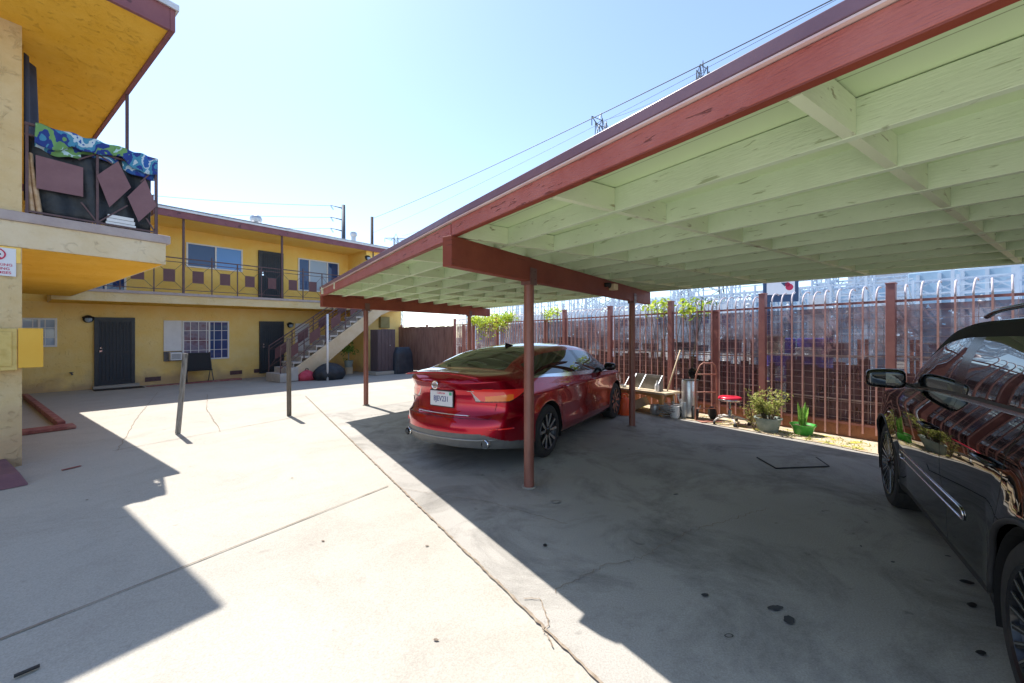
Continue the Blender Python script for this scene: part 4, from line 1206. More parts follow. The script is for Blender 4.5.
# rear details
XR = -2.53
def rear_x(y, z):
    """x of the rear face at y, z"""
    best = None
    for i, (x0, pf) in enumerate(me_):
        if x0 > -1.6: break
        for a, b in zip(gr[i][:14], gr[i][1:14]):
            if min(a.z, b.z)-1e-4 <= z <= max(a.z, b.z)+1e-4:
                q = (abs(a.y-y)); 
                if best is None or q < best[0]: best = (q, a.x+(b.x-a.x)*((z-a.z)/(b.z-a.z) if b.z-a.z > 1e-6 else 0))
    return best[1] if best else XR
px_ = rear_x(0, .82)
pl = thing  # (kept: plates are parts of the car)
mb = MB(); mb.cbox((0, 0, 0), .012, .345, .175); o = mb.build('licence_plate', mat('plate_white', (.62, .62, .64), rough=.4), sed, bevel=.006); o.location = (px_-.018, 0, .815)
mb = MB(); mb.cbox((.006, 0, 0), .008, .365, .20); mb.build('plate_frame', M['plastic'], o, bevel=.004)
text_mesh('plate_number', '8JEV231', .088, mat('plate_blue', (.02, .03, .16), rough=.5), o, (-.0066, 0, -.005), (PI/2, 0, -PI/2), sx=.80)
text_mesh('plate_state', 'California', .032, M['signred'], o, (-.0066, 0, .064), (PI/2, 0, -PI/2))
mb = MB(); mb.box(-.0072, -.006, -.165, -.125, .045, .08); mb.build('plate_sticker', mat('sticker_green', (.05, .35, .18), rough=.5), o)
# emblem: ring with a bar
ez = .985; ex = rear_x(0, ez)-.012
mb = MB(); mb.tube([(ex, .042*math.cos(a), ez+.042*math.sin(a)) for a in [2*PI*k/28 for k in range(28)]], .0085, 8, closed=True)
mb.cbox((ex-.004, 0, ez), .008, .098, .020); em = mb.build('emblem', M['chrome'], sed, auto=40)
mb = MB(); mb.lathe([(0, ex+.006), (.040, ex+.006), (.040, ex+.0), (0, ex+.0)], (0, 0, ez), 'x', 24); mb.build('emblem_disc', M['lamp_clear'], em)
# lid seam, chrome strip, bumper crease
def rear_tube(name, y0, y1, z0, z1, r, m_, off=.004, n=24, par=None, arc=0):
    mb = MB(); pts = []
    for k in range(n+1):
        t = k/n; y = y0+(y1-y0)*t; z = z0+(z1-z0)*t+arc*math.sin(PI*t)
        pts.append((rear_x(abs(y), z)-off, y, z))
    mb.tube(pts, r, 6); return mb.build(name, m_, par or sed, smooth=True)
rear_tube('chrome_strip', -.40, .40, .645, .645, .007, M['chrome'], off=.006)
rear_tube('boot_seam', -.62, .62, .618, .618, .004, M['trim'], off=.0015)
for sg in (1, -1):
    rear_tube('boot_seam', sg*.62, sg*.66, .618, .78, .004, M['trim'], off=.0015, n=8)
    pass
rear_tube('badge', -.56, -.46, .945, .945, .004, M['chrome'], off=.003, n=4)
# lip spoiler
mb = MB(); pts = []
mb = MB(); pts = [(rear_x(abs(y), 1.0)+.055+.02*abs(y), y, 1.122-.065*(y/.72)**2) for y in [-.57+.0475*k for k in range(25)]]
mb.tube(pts, [.003]+[.011]*23+[.003], 8); mb.build('boot_lip', M['paint_red'], sed, smooth=True)
# valance fins, exhaust tips, reflectors
for y in (-.60, .60):
    x0 = rear_x(abs(y), .36)
    mb = MB(); mb.lathe([(.040, x0+.14), (.048, x0+.1), (.050, x0-.035), (.044, x0-.040), (.040, x0-.02), (.040, x0+.12)], (0, y, .345), 'x', 24)
    t = mb.build('exhaust_tip', M['chrome'], sed, auto=40)
    mb = MB(); mb.lathe([(0, x0+.02), (.040, x0+.02)], (0, y, .345), 'x', 20); mb.build('exhaust_bore', M['well'], t)
rear_tube('rear_skid_strip', -.70, .70, .385, .385, .010, M['chrome'] if False else mat('satin_grey', (.30, .29, .28), rough=.35, metal=.5), off=.004)
for sg in (1, -1): rear_tube('reflector', sg*.62, sg*.82, .50, .505, .010, M['lamp_red'], off=.0, n=8)
# door handles, mirrors, antenna, roof camera
for sd in (1, -1):
    for x in (-.95, .10):
        z = .86; y = side_y(gr, me_, PS, x, z)*sd
        mb = MB(); mb.tube([(x-.09, y-.004*sd, z), (x-.075, y+.03*sd, z+.004), (x+.06, y+.032*sd, z+.002), (x+.08, y-.002*sd, z-.002)], [.010, .013, .012, .008], 8)
        mb.build('door_handle', M['paint_red'], ob[('rear_door' if x < -.1 else 'front_door', 'L' if sd > 0 else 'R')], smooth=True)
    x, z = .80, .985; y = side_y(gr, me_, PS, x, z)*sd
    mb = MB(); superbox(mb, (x+.02, y+sd*.135, z+.04), .075, .105, .068, sd, .55)
    mi = mb.build('door_mirror', M['trim'], sed, smooth=True)
    mb = MB(); mb.bar((x+.02, y-.02*sd, z-.02), (x+.01, y+.10*sd, z+.0), .06, .025); mb.build('mirror_stalk', M['trim'], mi)
mb = MB(); mb.prism([(-1.05, -.004, 1.395), (-.82, -.02, 1.415), (-.82, .02, 1.415), (-1.05, .004, 1.395)], (0, 0, .01)); 
mb = MB(); mb.add([(-.84, -.03, 1.41), (-.84, .03, 1.41), (-1.03, .022, 1.39), (-1.03, -.022, 1.39), (-1.04, 0, 1.455)], [(0, 1, 4), (1, 2, 4), (2, 3, 4), (3, 0, 4), (0, 3, 2, 1)])
mb.build('aerial_fin', M['trim'], sed, auto=60)

# ---- black sport utility
hd2 = Vector((.5706, .8212, 0)); lf2 = Vector((-.8212, .5706, 0))
rp2 = Vector((3.47, 3.60, 0))-hd2*1.31-lf2*.93
suv = thing('parked_car', 'shiny black sport utility car at the right edge, facing the fence', 'car', rp2, math.atan2(hd2.y, hd2.x))
M['paint_black'] = carpaint('gloss_black_paint', (.004, .004, .005), rough=.3, coatrough=.008)
M['paint_black'].node_tree.nodes['Principled BSDF'].inputs['Specular IOR Level'].default_value = 0
M['suvglass'] = glassmat('tinted_car_glass', (.010, .014, .018), rough=.01)
M['suvglass'].node_tree.nodes['Principled BSDF'].inputs['IOR'].default_value = 2.1
M['satin_trim'] = mat('satin_belt_moulding', (.35, .37, .40), rough=.22, metal=1)
PV = dict(tk=[0, .045, .085, .25, .45, .65, .80, .93, 1], Lf=2.20, Lr=2.12, W=.955, R=.425, xf=1.31, xr=-1.31, wz=.385, sill=.24, crown=.12, flare=.022, barrel=.03,
    rows=[.24, .28, .34, .40, .48, .56, .64, .72, .80, .88, .96, 1.03],
    yprof=[(.22, .90), (.28, .945), (.36, .965), (.48, .968), (.56, .970), (.64, .985), (.74, 1.0), (.86, 1.0), (.95, .995), (1.02, .985), (1.10, .955), (1.16, .925), (1.3, .9)],
    belt=[(-2.12, 1.12), (-1.6, 1.20), (-.8, 1.185), (0, 1.165), (.6, 1.14), (1.1, 1.08), (1.6, 1.01), (2.0, .90), (2.2, .76)],
    top=[(-2.12, 1.14), (-2.02, 1.33), (-1.75, 1.56), (-1.3, 1.655), (-.6, 1.69), (-.1, 1.685), (.18, 1.67), (.58, 1.47), (.95, 1.22), (1.2, 1.16), (1.6, 1.11), (2.0, .98), (2.2, .80)],
    zc=[(-2.12, 1.13), (-2.0, 1.30), (-1.75, 1.50), (-1.3, 1.60), (-.6, 1.635), (-.15, 1.63), (.15, 1.59), (.5, 1.41), (.86, 1.15), (1.2, 1.11), (1.6, 1.06), (2.0, .94), (2.2, .78)],
    yc=[(-2.12, .86), (-1.7, .86), (-1.2, .84), (-.5, .835), (.1, .86), (.5, .915), (.86, .955), (1.3, .86), (2.2, .80)],
    xo_rear=[(.2, .10), (.4, .02), (.6, 0), (.9, .04), (1.2, .06)],
    xo_front=[(.2, .08), (.4, .02), (.6, .0), (.8, .03), (1.0, .14)],
    cuts=[-1.02, -.24, .84], lines=[-1.62, -.30, -.16], lines_end=[], bow=[(-.1, .95, .12)])
def key_suv(p, i, j, a, b, m, sgn, NB, nr):
    x = (a[0]+b[0])/2; side = 'L' if sgn > 0 else 'R'
    flat = a[1] > .995 and b[1] > .995
    cut = any(abs(x-(c+.0035)) < .0036 for c in PV['cuts'])
    if j < m:
        if cut and flat and j >= 2: return ('door_seam', 'well', side+str(round(x)))
        if j < 2: return ('sill', 'plastic', '')
        if flat:
            if -1.02 < x < -.24 and not abs(x-PV['xr']) < PV['R']+.01: return ('rear_door', 'paint_black', side)
            if -.24 < x < .84: return ('front_door', 'paint_black', side)
        return ('body', 'paint_black', '')
    jj = j-m
    if jj < NB:
        if -1.62 < x < .84 and 2 <= jj < NB-2:
            if -.30 < x < -.16: return ('window_pillar', 'trim', side)
            return ('rear_side_window' if x < -.2 else 'front_side_window', 'suvglass', side)
        if jj == 0 and -1.66 < x < .845: return ('window_trim', 'satin_trim', side)
        if jj == 1 and -1.64 < x < .845: return ('window_seal', 'plastic', side)
        if jj >= NB-2 and -1.62 < x < .845: return ('rain_visor', 'well', side)
        return ('body', 'paint_black', '')
    jt = jj-NB
    if .22 < x < .93 and jt >= 1: return ('windscreen', 'suvglass', '')
    if -2.0 < x < -1.45 and jt >= 1: return ('rear_window', 'suvglass', '')
    if .95 < x < 2.1: return ('bonnet', 'paint_black', '')
    return ('roof', 'paint_black', '')
ob2, gr2, me2, av2 = build_car(suv, PV, key_suv)
for c in (1.31, -1.31):
    for sd in (1, -1): make_wheel(suv, (c, sd*.935, .385), sd, .385, .285, .235, 'multi')
def sv(x, z, off=0, sd=1): return Vector((x, sd*(side_y(gr2, me2, PV, x, z)+off), z))
for sd in (1, -1):
    S_ = 'L' if sd > 0 else 'R'
    # long recessed slot moulding low on the doors
    mb = MB(); pts = []; z0, hh, xa, xb = .585, .032, -.50, .80
    top_ = [(xa+(xb-xa)*k/24, z0+hh) for k in range(25)]; bot = [(xb-(xb-xa)*k/24, z0-hh) for k in range(25)]
    capl = [(xa-hh*math.sin(PI*k/8), z0-hh*math.cos(PI*k/8)) for k in range(1, 8)]; capr = [(xb+hh*.6*math.sin(PI*k/8), z0+hh*math.cos(PI*k/8)) for k in range(1, 8)]
    loop = [sv(x, z, .004, sd) for x, z in top_+capr+bot+capl]
    mb.tube(loop, .0055, 6, closed=True); sl0 = mb.build('slot_moulding', M['chrome'], suv, smooth=True)
    mb = MB()
    for k in range(24):
        xa_, xb_ = top_[k][0], top_[k+1][0]
        mb.quad(sv(xa_, z0+hh, .0025, sd), sv(xb_, z0+hh, .0025, sd), sv(xb_, z0-hh, .0025, sd), sv(xa_, z0-hh, .0025, sd))
    mb.build('slot_insert', M['paint_black'], sl0, fix=False)
    for x in (-.86, .02):
        z = .965
        mb = MB(); mb.tube([sv(x-.10, z, .0, sd), sv(x-.092, z, .022, sd), sv(x-.07, z+.003, .030, sd), sv(x+.06, z+.003, .032, sd), sv(x+.085, z, .024, sd), sv(x+.095, z, .0, sd)], [.010, .011, .011, .011, .010, .009], 10)
        mb.build('door_handle', M['trim'], ob2[('rear_door' if x < -.24 else 'front_door', S_)], smooth=True)
    # mirror
    x, z = .66, 1.165; y = sv(x, z, 0, sd).y
    mb = MB(); superbox(mb, (x+.02, y+sd*.165, z+.045), .075, .125, .078, sd)
    mi = mb.build('door_mirror', M['paint_black'], suv, smooth=True)
    mb = MB(); superbox(mb, (x-.046, y+sd*.165, z+.045), .012, .108, .062, sd); mb.build('mirror_glass', M['suvglass'], mi)
    mb = MB(); mb.bar((x+.03, y-.04*sd, z-.02), (x+.02, y+.10*sd, z+.015), .07, .035); mb.build('mirror_stalk', M['trim'], mi)
    # roof rail
    mb = MB(); pts = [(-1.45+1.5*k/12, sd*(.955*.93*.77), 1.665+.045*math.sin(PI*k/12)**.4) for k in range(13)]
    mb.tube(pts, .014, 8); mb.build('roof_rail', M['trim'], suv, smooth=True)
    # wheel arch lips
    for c in (1.31, -1.31):
        mb = MB(); pts = []
        for k in range(25):
            a = PI*k/24*1.04-.06; xx, zz_ = c+.432*math.cos(a), .385+.432*math.sin(a)
            pts.append((xx, sd*(.955*curve(PV['yprof'])(zz_)*(1-.03*(xx/2.2)**2)+.018), zz_))
        mb.tube(pts, .012, 8); mb.build('arch_trim', M['plastic'], suv, smooth=True)

# ------------------------------------------------------------------ carport corner things: two free standing posts
mb = MB(); mb.bar((-4.36, 7.63, 0), (-4.37, 7.63, 1.52), .062, .062, up=(1, 0, 0))
o = mb.build('bollard', mat('weathered_dark_post', (.09, .075, .06), (.16, .13, .10), rough=.8, scale=12, bump=.4, stretch=(4, 4, .6)), bevel=.004)
tag(o, 'tall dark weathered wooden post standing alone near the stairs', 'post')
mb = MB(); mb.bar((-5.33, 6.22, 0), (-5.21, 6.22, 1.28), .066, .035, up=(0, 1, 0))
o = mb.build('bollard', mat('greying_board', (.11, .10, .09), (.27, .255, .24), rough=.8, scale=6, bump=.4, stretch=(5, 5, .5), c3=(.09, .08, .065)), bevel=.003)
tag(o, 'leaning grey weathered board post standing in the sunlit court', 'post')
# ------------------------------------------------------------------ steel picket fence with curled tops
M['picket'] = mat('fence_picket_paint', (.42, .20, .18), (.52, .28, .25), rough=.4, scale=6, bump=.2, c3=(.50, .24, .18))
M['fpost'] = mat('fence_post_paint', (.27, .10, .09), (.34, .14, .12), rough=.5, scale=5)
M['curl'] = mat('sun_glint_curl_paint', (.52, .42, .42), (.66, .58, .58), rough=.4, scale=8)  # paler than the pickets: sun glint on the bends put into the colour
M['fboard'] = mat('fence_foot_board', (.20, .085, .045), (.30, .13, .07), rough=.8, scale=5, bump=.4, c3=(.15, .07, .04))
M['wire'] = mat('welded_wire', (.34, .22, .20), (.50, .38, .36), rough=.5, scale=9)
def meshscreen(name, c1, c2):
    """thin knitted shade cloth: see-through weave, thinner in places, with some tears"""
    m, nt, N, L, P = nmat(name)
    tc = N.new('ShaderNodeTexCoord')
    def noise(sc, d, ro=.6):
        n = N.new('ShaderNodeTexNoise'); n.inputs['Scale'].default_value = sc; n.inputs['Detail'].default_value = d; n.inputs['Roughness'].default_value = ro
        L.new(tc.outputs['Object'], n.inputs['Vector']); return n
    a = noise(1.6, 5, .65); mr = N.new('ShaderNodeMapRange'); mr.inputs[1].default_value = .35; mr.inputs[2].default_value = .62; mr.inputs[3].default_value = .56; mr.inputs[4].default_value = .93
    L.new(a.outputs['Fac'], mr.inputs[0])
    t = noise(11, 5, .7); r = ramp(N, [(.35, (0, 0, 0)), (.37, (1, 1, 1))]); L.new(t.outputs['Fac'], r.inputs['Fac'])
    mu = N.new('ShaderNodeMath'); mu.operation = 'MULTIPLY'; L.new(mr.outputs[0], mu.inputs[0]); L.new(r.outputs['Color'], mu.inputs[1])
    L.new(mu.outputs[0], P.inputs['Alpha'])
    c = noise(3, 6, .7); r3 = ramp(N, [(.35, c1), (.65, c2)]); L.new(c.outputs['Fac'], r3.inputs['Fac']); L.new(r3.outputs['Color'], P.inputs['Base Color'])
    P.inputs['Roughness'].default_value = .8
    return m
M['screen'] = meshscreen('tattered_brown_screen', (.13, .07, .085), (.24, .13, .14))
M['lowboard'] = mat('brown_backing_boards', (.15, .065, .05), (.24, .115, .09), rough=.85, scale=3, bump=.4, stretch=(4, 4, .6), c3=(.36, .20, .16))
fn = thing('picket_fence', 'long plum brown steel picket fence with inward curled tops behind the carport', 'fence', FP(0))
def FL(s, d=0, z=0): return FP(s, d, z)-FP(0)
posts_s = [-6.9, -5.22, -3.54, -1.86, -.175, 1.486, 3.28, 4.95, 6.6, 8.35, 10.1, 11.8, 13.4]
rotF = Matrix.Rotation(math.atan2(FW.y, FW.x), 3, 'Z')
for i, s in enumerate(posts_s):
    mb = MB(); mb.cbox(FL(s, 0, 1.15), .10, .10, 2.3, rotF); mb.cbox(FL(s, 0, 2.305), .115, .115, .02, rotF)
    mb.build('fence_post', M['fpost'], fn, bevel=.004)
    if 0 <= i < len(posts_s)-1 and (i % 3 == 2):
        s2 = s+.86; mb = MB(); mb.cbox(FL(s2, .03, 1.04), .17, .03, 2.04, rotF); mb.build('fence_plank', M['fpost'], fn)
for i, (a, b) in enumerate(zip(posts_s[:-1], posts_s[1:])):
    pk = MB(); n = round((b-a)/.148); rr_ = MB(); cu = MB()
    for k in range(1, n):
        s = a+(b-a)*k/n; zb = .04+random.choice((0, 0, .03, .06))
        pk.cbox(FL(s, -.03, (zb+2.07)/2), .020, .020, 2.07-zb, rotF)
        rr1, rr2, ee = random.uniform(.17, .21), random.uniform(.15, .19), random.uniform(.52, .68); ls = random.gauss(0, .012)
        pts = [FL(s, -.03, 2.07)]+[FL(s+ls*q/7, -.03+rr1*(1-math.cos(t)), 2.07+.05+rr2*math.sin(t)) for q, t in [(q, q*PI*ee/7) for q in range(8)]]
        cu.tube(pts, .0115, 6)
    pnl = pk.build('picket_panel', M['picket'], fn)
    cu.build('curled_tops', M['curl'], pnl, smooth=True)
    for z in (2.05, .22):
        rr_ = MB(); rr_.bar(FL(a+.05, .0, z), FL(b-.05, .0, z), .035, .035); rr_.build('rail', M['fpost'], fn)
    # welded wire behind the pickets
    wr = MB(); z = .30
    while z < 2.02:
        d = .045+random.uniform(-.006, .006); wr.bar(FL(a+.05, d, z+random.uniform(-.02, .02)), FL(b-.05, d, z+random.uniform(-.02, .02)), .006, .006); z += .115
    s = a+.1
    while s < b-.05: wr.bar(FL(s, .05, .2), FL(s+random.uniform(-.02, .02), .05, 2.02), .005, .005); s += .16
    for z in (.62+random.uniform(-.1, .1), 1.22+random.uniform(-.06, .06)): wr.bar(FL(a+.05, .06, z), FL(b-.05, .06, z+random.uniform(-.03, .03)), .02, .022)
    wr.build('wire_mesh', M['wire'], fn)
    sc_ = MB()
    A, B = FL(a+.04, .09, .2), FL(b-.04, .09, .2)
    for k in range(8):
        p, q = A.lerp(B, k/8), A.lerp(B, (k+1)/8)
        wv = lambda v: Vector((0, 0, 0))+FB*(.015*math.sin(v*2.3+i))
        sc_.quad(p+wv(k), q+wv(k+1), q+wv(k+1)+Vector((0, 0, 1.80)), p+wv(k)+Vector((0, 0, 1.80)))
    sc_.build('shade_screen', M['screen'], fn)
    ls_ = MB(); x = a+.06
    while x < b-.1:
        w_ = min(random.uniform(.14, .24), b-.05-x); h_ = 1.12+random.uniform(-.10, .08)
        if random.random() > .10: ls_.cbox(FL(x+w_/2, .135+random.uniform(0, .01), .2+(h_-.2)/2), w_-.008, .014, h_-.2, rotF)
        x += w_
    ls_.build('lower_boards', M['lowboard'], fn)
    bb = MB(); bb.cbox((FL(a+.05, .03, .13)+FL(b-.05, .03, .13))/2, b-a-.1, .025, .24, rotF); bb.build('foot_board', M['fboard'], fn)
# boarded wooden fence at the far end, beyond the picket run
G1, G2 = FP(13.45), Vector((-6.6, 19.1, 0))
wfn = thing('board_fence', 'weathered brown board fence at the far end beside the yellow building', 'fence', G1)
M['wboard'] = mat('weathered_fence_board', (.17, .085, .065), (.25, .13, .10), rough=.85, scale=3, bump=.5, stretch=(4, 4, .5), c3=(.30, .18, .14))
dW = (G2-G1); ln = dW.length; dW.normalize(); nW = Vector((dW.y, -dW.x, 0)); rotW = Matrix.Rotation(math.atan2(dW.y, dW.x), 3, 'Z')
mb = MB(); x = .07
while x < ln-.05:
    h = 1.98+random.uniform(-.02, .02); mb.cbox(dW*x+nW*random.uniform(-.006, .006)+Vector((0, 0, h/2+.02)), .125, .02, h, rotW); x += .132
mb.build('boards', M['wboard'], wfn)
for k in range(4):
    mb = MB(); mb.cbox(dW*(ln*k/3)+Vector((0, 0, 1.05))-nW*-.05, .07, .07, 2.1, rotW); mb.build('fence_post', M['fpost'], wfn)

# ------------------------------------------------------------------ foliage helper
def leafmat(name, a, b, c=None):
    m, nt, N, L, P = nmat(name)
    oi = N.new('ShaderNodeNewGeometry'); r = ramp(N, [(0, a), (.6, b), (1, c or b)])
    L.new(oi.outputs['Random Per Island'], r.inputs['Fac']); L.new(r.outputs['Color'], P.inputs['Base Color'])
    P.inputs['Roughness'].default_value = .5
    P.inputs['Subsurface Weight'].default_value = 0
    # thin leaves let some light through
    tr = N.new('ShaderNodeBsdfTranslucent'); L.new(r.outputs['Color'], tr.inputs['Color'])
    mx = N.new('ShaderNodeMixShader'); mx.inputs[0].default_value = .45
    out = N['Material Output']; L.new(P.outputs[0], mx.inputs[1]); L.new(tr.outputs[0], mx.inputs[2]); L.new(mx.outputs[0], out.inputs['Surface'])
    return m
M['leaf_lime'] = leafmat('lime_leaves', (.30, .45, .04), (.55, .66, .06), (.72, .75, .12))
M['leaf_yellow'] = leafmat('yellow_green_leaves', (.22, .28, .05), (.45, .48, .12), (.62, .55, .22))
M['leaf_green'] = leafmat('fresh_green_leaves', (.07, .20, .03), (.18, .38, .06), (.35, .50, .12))
M['leaf_dark'] = leafmat('deep_green_leaves', (.03, .09, .02), (.06, .16, .03), (.12, .22, .05))
def leaf(mb, p, size, d=None, w=.42):
    d = d or Vector((random.gauss(0, 1), random.gauss(0, 1), random.gauss(0, .7))); d.normalize()
    s = d.cross(Vector((random.gauss(0, 1), random.gauss(0, 1), random.gauss(0, 1)))).normalized()
    n_ = d.cross(s)
    a = p; b = p+d*size*.5+s*size*w*.5+n_*size*.06; c = p+d*size; e = p+d*size*.5-s*size*w*.5+n_*size*.06
    mb.add([a, b, c, e], [(0, 1, 2), (0, 2, 3)])
def clump(mb, c, r, n, size):
    for _ in range(n):
        v = Vector((random.gauss(0, 1), random.gauss(0, 1), random.gauss(0, 1))).normalized()*r*random.uniform(.35, 1)**.6
        leaf(mb, Vector(c)+v, size*random.uniform(.6, 1.3))
M['bark'] = mat('bark', (.10, .07, .045), (.17, .12, .08), rough=.9, scale=8)

# ivy spilling over the fence
def ivy(s0, s1, n, drop, label, mt='leaf_lime', top=2.25):
    root = thing('climbing_vine', label, 'vine', FP((s0+s1)/2), 0, group='vines on the fence')
    c0 = FP((s0+s1)/2); mb = MB(); st_ = MB()
    for _ in range(n):
        s = random.uniform(s0, s1); k = math.sin(PI*(s-s0)/(s1-s0))
        z = top-abs(random.gauss(0, .5))*drop*(.3+k)+random.uniform(-.04, .10)
        p = FP(s+random.uniform(-.05, .05), random.uniform(-.14, .22), z)-c0
        clump(mb, p, .11, 6, .115)
    for k in range(6):
        s = s0+(s1-s0)*(k+.5)/6; pts = [FP(s+.1*math.sin(k+j), -.02+.03*math.sin(j*2), .3+j*.4)-c0 for j in range(6)]; st_.tube(pts, .006, 5)
    mb.build('foliage', M[mt], root, fix=False); st_.build('stem', M['bark'], root)
    return root
ivy(9.2, 12.0, 330, .5, 'big lime green vine spilling over the far fence seen under the far beam')
ivy(6.9, 7.7, 24, .20, 'small lime vine on the fence left of the near post, behind the sedan roof')
ivy(3.35, 3.9, 30, .20, 'lime vine on the fence just right of the thin rear post')
ivy(2.65, 3.05, 26, .30, 'small lime vine trailing down the fence above the leaning rake', top=2.20)
rt = thing('climbing_vine', 'dark dry vine tangle on the fence top next to the lime vine', 'vine', FP(2.5), group='vines on the fence'); mb = MB()
for k in range(60):
    s = random.uniform(2.3, 2.9); p = FP(s, random.uniform(.0, .3), 2.2+random.uniform(-.05, .16))-FP(2.5); leaf(mb, p, .07)
mb.build('foliage', M['leaf_dark'], rt, fix=False)
mb = MB()
for k in range(8): mb.tube([FP(2.3+.08*k, 0, 1.9)-FP(2.5), FP(2.35+.08*k, .1, 2.15)-FP(2.5), FP(2.5+.06*k, .3, 2.32)-FP(2.5)], .006, 5)
mb.build('stem', M['bark'], rt)

# moss and weeds on the sandy strip
mb = MB()
for k in range(1300):
    s = random.uniform(-3.5, 3.2); d = -random.triangular(.05, .85, .62)
    if math.sin(s*3.1)+math.sin(s*7.7+1)*.6+random.gauss(0, .4) < .1: continue
    p = FP(s, d, .006); leaf(mb, p, random.uniform(.02, .05), Vector((random.gauss(0, .8), random.gauss(0, .8), random.uniform(.3, 1))), .35)
o = mb.build('weeds', M['leaf_yellow'], fix=False); o['kind'] = 'stuff'; o['label'] = 'low yellow green weeds along the sandy fence strip'; o['category'] = 'weeds'
mo_, nt, N, L, P = nmat('moss_patches'); tc = N.new('ShaderNodeTexCoord')
n = N.new('ShaderNodeTexNoise'); n.inputs['Scale'].default_value = 4; n.inputs['Detail'].default_value = 8; n.inputs['Roughness'].default_value = .7
L.new(tc.outputs['Object'], n.inputs['Vector']); r = ramp(N, [(.52, (0, 0, 0)), (.60, (1, 1, 1))]); L.new(n.outputs['Fac'], r.inputs['Fac']); L.new(r.outputs['Color'], P.inputs['Alpha'])
P.inputs['Base Color'].default_value = (.50, .47, .06, 1); P.inputs['Roughness'].default_value = .9
mb = MB()
for k in range(40):
    s = -4.5+k*.22; mb.quad(FP(s, -.70, .0115), FP(s+.22, -.70, .0115), FP(s+.22, -.18, .0115), FP(s, -.18, .0115))
o = mb.build('moss', mo_, fix=False); o['kind'] = 'stuff'; o['label'] = 'yellow moss patches on the sandy strip'; o['category'] = 'moss'

# ------------------------------------------------------------------ things along the fence
def gp(x, y, z=0): Y = 600.6/(y-337); return Vector(((x-512)/390*Y, Y, z))
# work table
RFw = math.atan2(FW.y, FW.x)
M['tablewood'] = mat('orange_table_wood', (.46, .22, .07), (.62, .34, .13), rough=.6, scale=4, stretch=(1, 6, 6), bump=.2)
M['tabletop'] = mat('dusty_table_top', (.55, .42, .26), (.68, .56, .40), rough=.8, scale=5)
tb = thing('work_table', 'low orange wood table with dusty top against the fence', 'table', Vector((2.78, 8.12, 0)), RFw)
mb = MB(); mb.box(-.62, .62, -.27, .27, .42, .46); mb.build('table_top', M['tabletop'], tb, bevel=.006)
for x in (-.50, .50):
    for y in (-.2, .2): mb = MB(); mb.box(x-.035, x+.035, y-.035, y+.035, 0, .42); mb.build('leg', M['tablewood'], tb, bevel=.006)
for y in (-.2, .2):
    mb = MB(); pts = [(-.465, y-.012, .42), (-.465, y-.012, .30)]+[(-.465+.93*k/12, y-.012, .30+.07*math.sin(PI*k/12)) for k in range(1, 12)]+[(.465, y-.012, .30), (.465, y-.012, .42)]
    mb.prism(pts, (0, .024, 0)); mb.build('apron', M['tablewood'], tb)
tbp = lambda x, y, z: tb.location+Matrix.Rotation(RFw, 3, 'Z') @ Vector((x, y, z))
cr = thing('wire_crate', 'grey wire crate with sloping side panel standing on the table', 'crate', tbp(.02, -.06, .462), RFw)
M['crategrey'] = mat('smoky_crate_sheet', (.16, .16, .15), (.24, .23, .22), rough=.5, scale=5)
mb = MB(); mb.prism([(-.38, .0, .0), (.38, 0, 0), (.38, .0, .30), (-.38, 0, .30)], (0, -.012, 0)); mb.build('side_panel', M['crategrey'], cr)
mb = MB(); mb.prism([(-.38, 0, 0), (-.38, .26, 0), (-.38, .0, .30)], (-.012, 0, 0)); mb.build('side_panel', M['crategrey'], cr)
mb = MB()
for p, q in (((-.38, .012, .3), (.38, .012, .3)), ((.38, .012, 0), (.38, .012, .3)), ((.38, .26, 0), (.38, .01, .3)), ((-.38, .26, 0), (-.38, .01, .3)), ((-.38, .26, .01), (.38, .26, .01)), ((0, .26, .01), (.0, .01, .3)), ((.2, .26, .01), (.24, .01, .3))):
    mb.bar(p, q, .012, .012)
mb.build('frame', M['steel'], cr)
bt = MB(); bt.lathe([(0, 0), (.04, 0), (.042, .10), (.036, .14), (.014, .17), (.014, .21), (.0, .212)], (0, 0, 0), 'z', 18)
o = bt.build('spray_bottle', M['white'], auto=50); tag(o, 'white spray bottle standing on the table end', 'bottle', loc=tbp(-.38, .16, .462))
bt = MB(); bt.lathe([(0, 0), (.06, 0), (.075, .05), (.07, .05), (.055, .01), (0, .01)], (0, 0, 0), 'z', 18)
o = bt.build('bowl', M['steel'], auto=50); tag(o, 'small grey metal bowl on the left end of the table', 'bowl', loc=tbp(.45, .15, .462))
# below and beside the table
bx = thing('cardboard_box', 'crumpled pale cardboard box tipped over under the table', 'box', tbp(.12, .02, 0), RFw+.3)
M['card'] = mat('cardboard', (.42, .33, .22), (.55, .46, .33), rough=.9, scale=6)
mb = MB(); R3 = Matrix.Rotation(.45, 3, 'Y'); mb.cbox((0, 0, .15), .30, .24, .18, R3); mb.build('carton', M['card'], bx, bevel=.008)
mb = MB(); mb.cbox((.19, 0, .26), .12, .23, .006, Matrix.Rotation(-.3, 3, 'Y')); mb.build('flap', M['card'], bx)
bk = thing('gas_can', 'bright orange red fuel can on the ground between the sedan and thin post', 'fuel can', gp(624.5, 414.5), .3)
M['orange'] = mat('orange_red_plastic', (.75, .08, .02), (.80, .12, .03), rough=.45)
mb = MB(); mb.lathe([(0, 0), (.12, 0), (.135, .03), (.13, .27), (.06, .34), (.03, .35), (.03, .39), (0, .39)], (0, 0, 0), 'z', 20); mb.build('can_body', M['orange'], bk, auto=45)
mb = MB(); mb.tube([(-.07, 0, .33), (-.05, 0, .42), (.05, 0, .42), (.07, 0, .33)], .012, 8); mb.build('handle', M['orange'], bk, smooth=True)
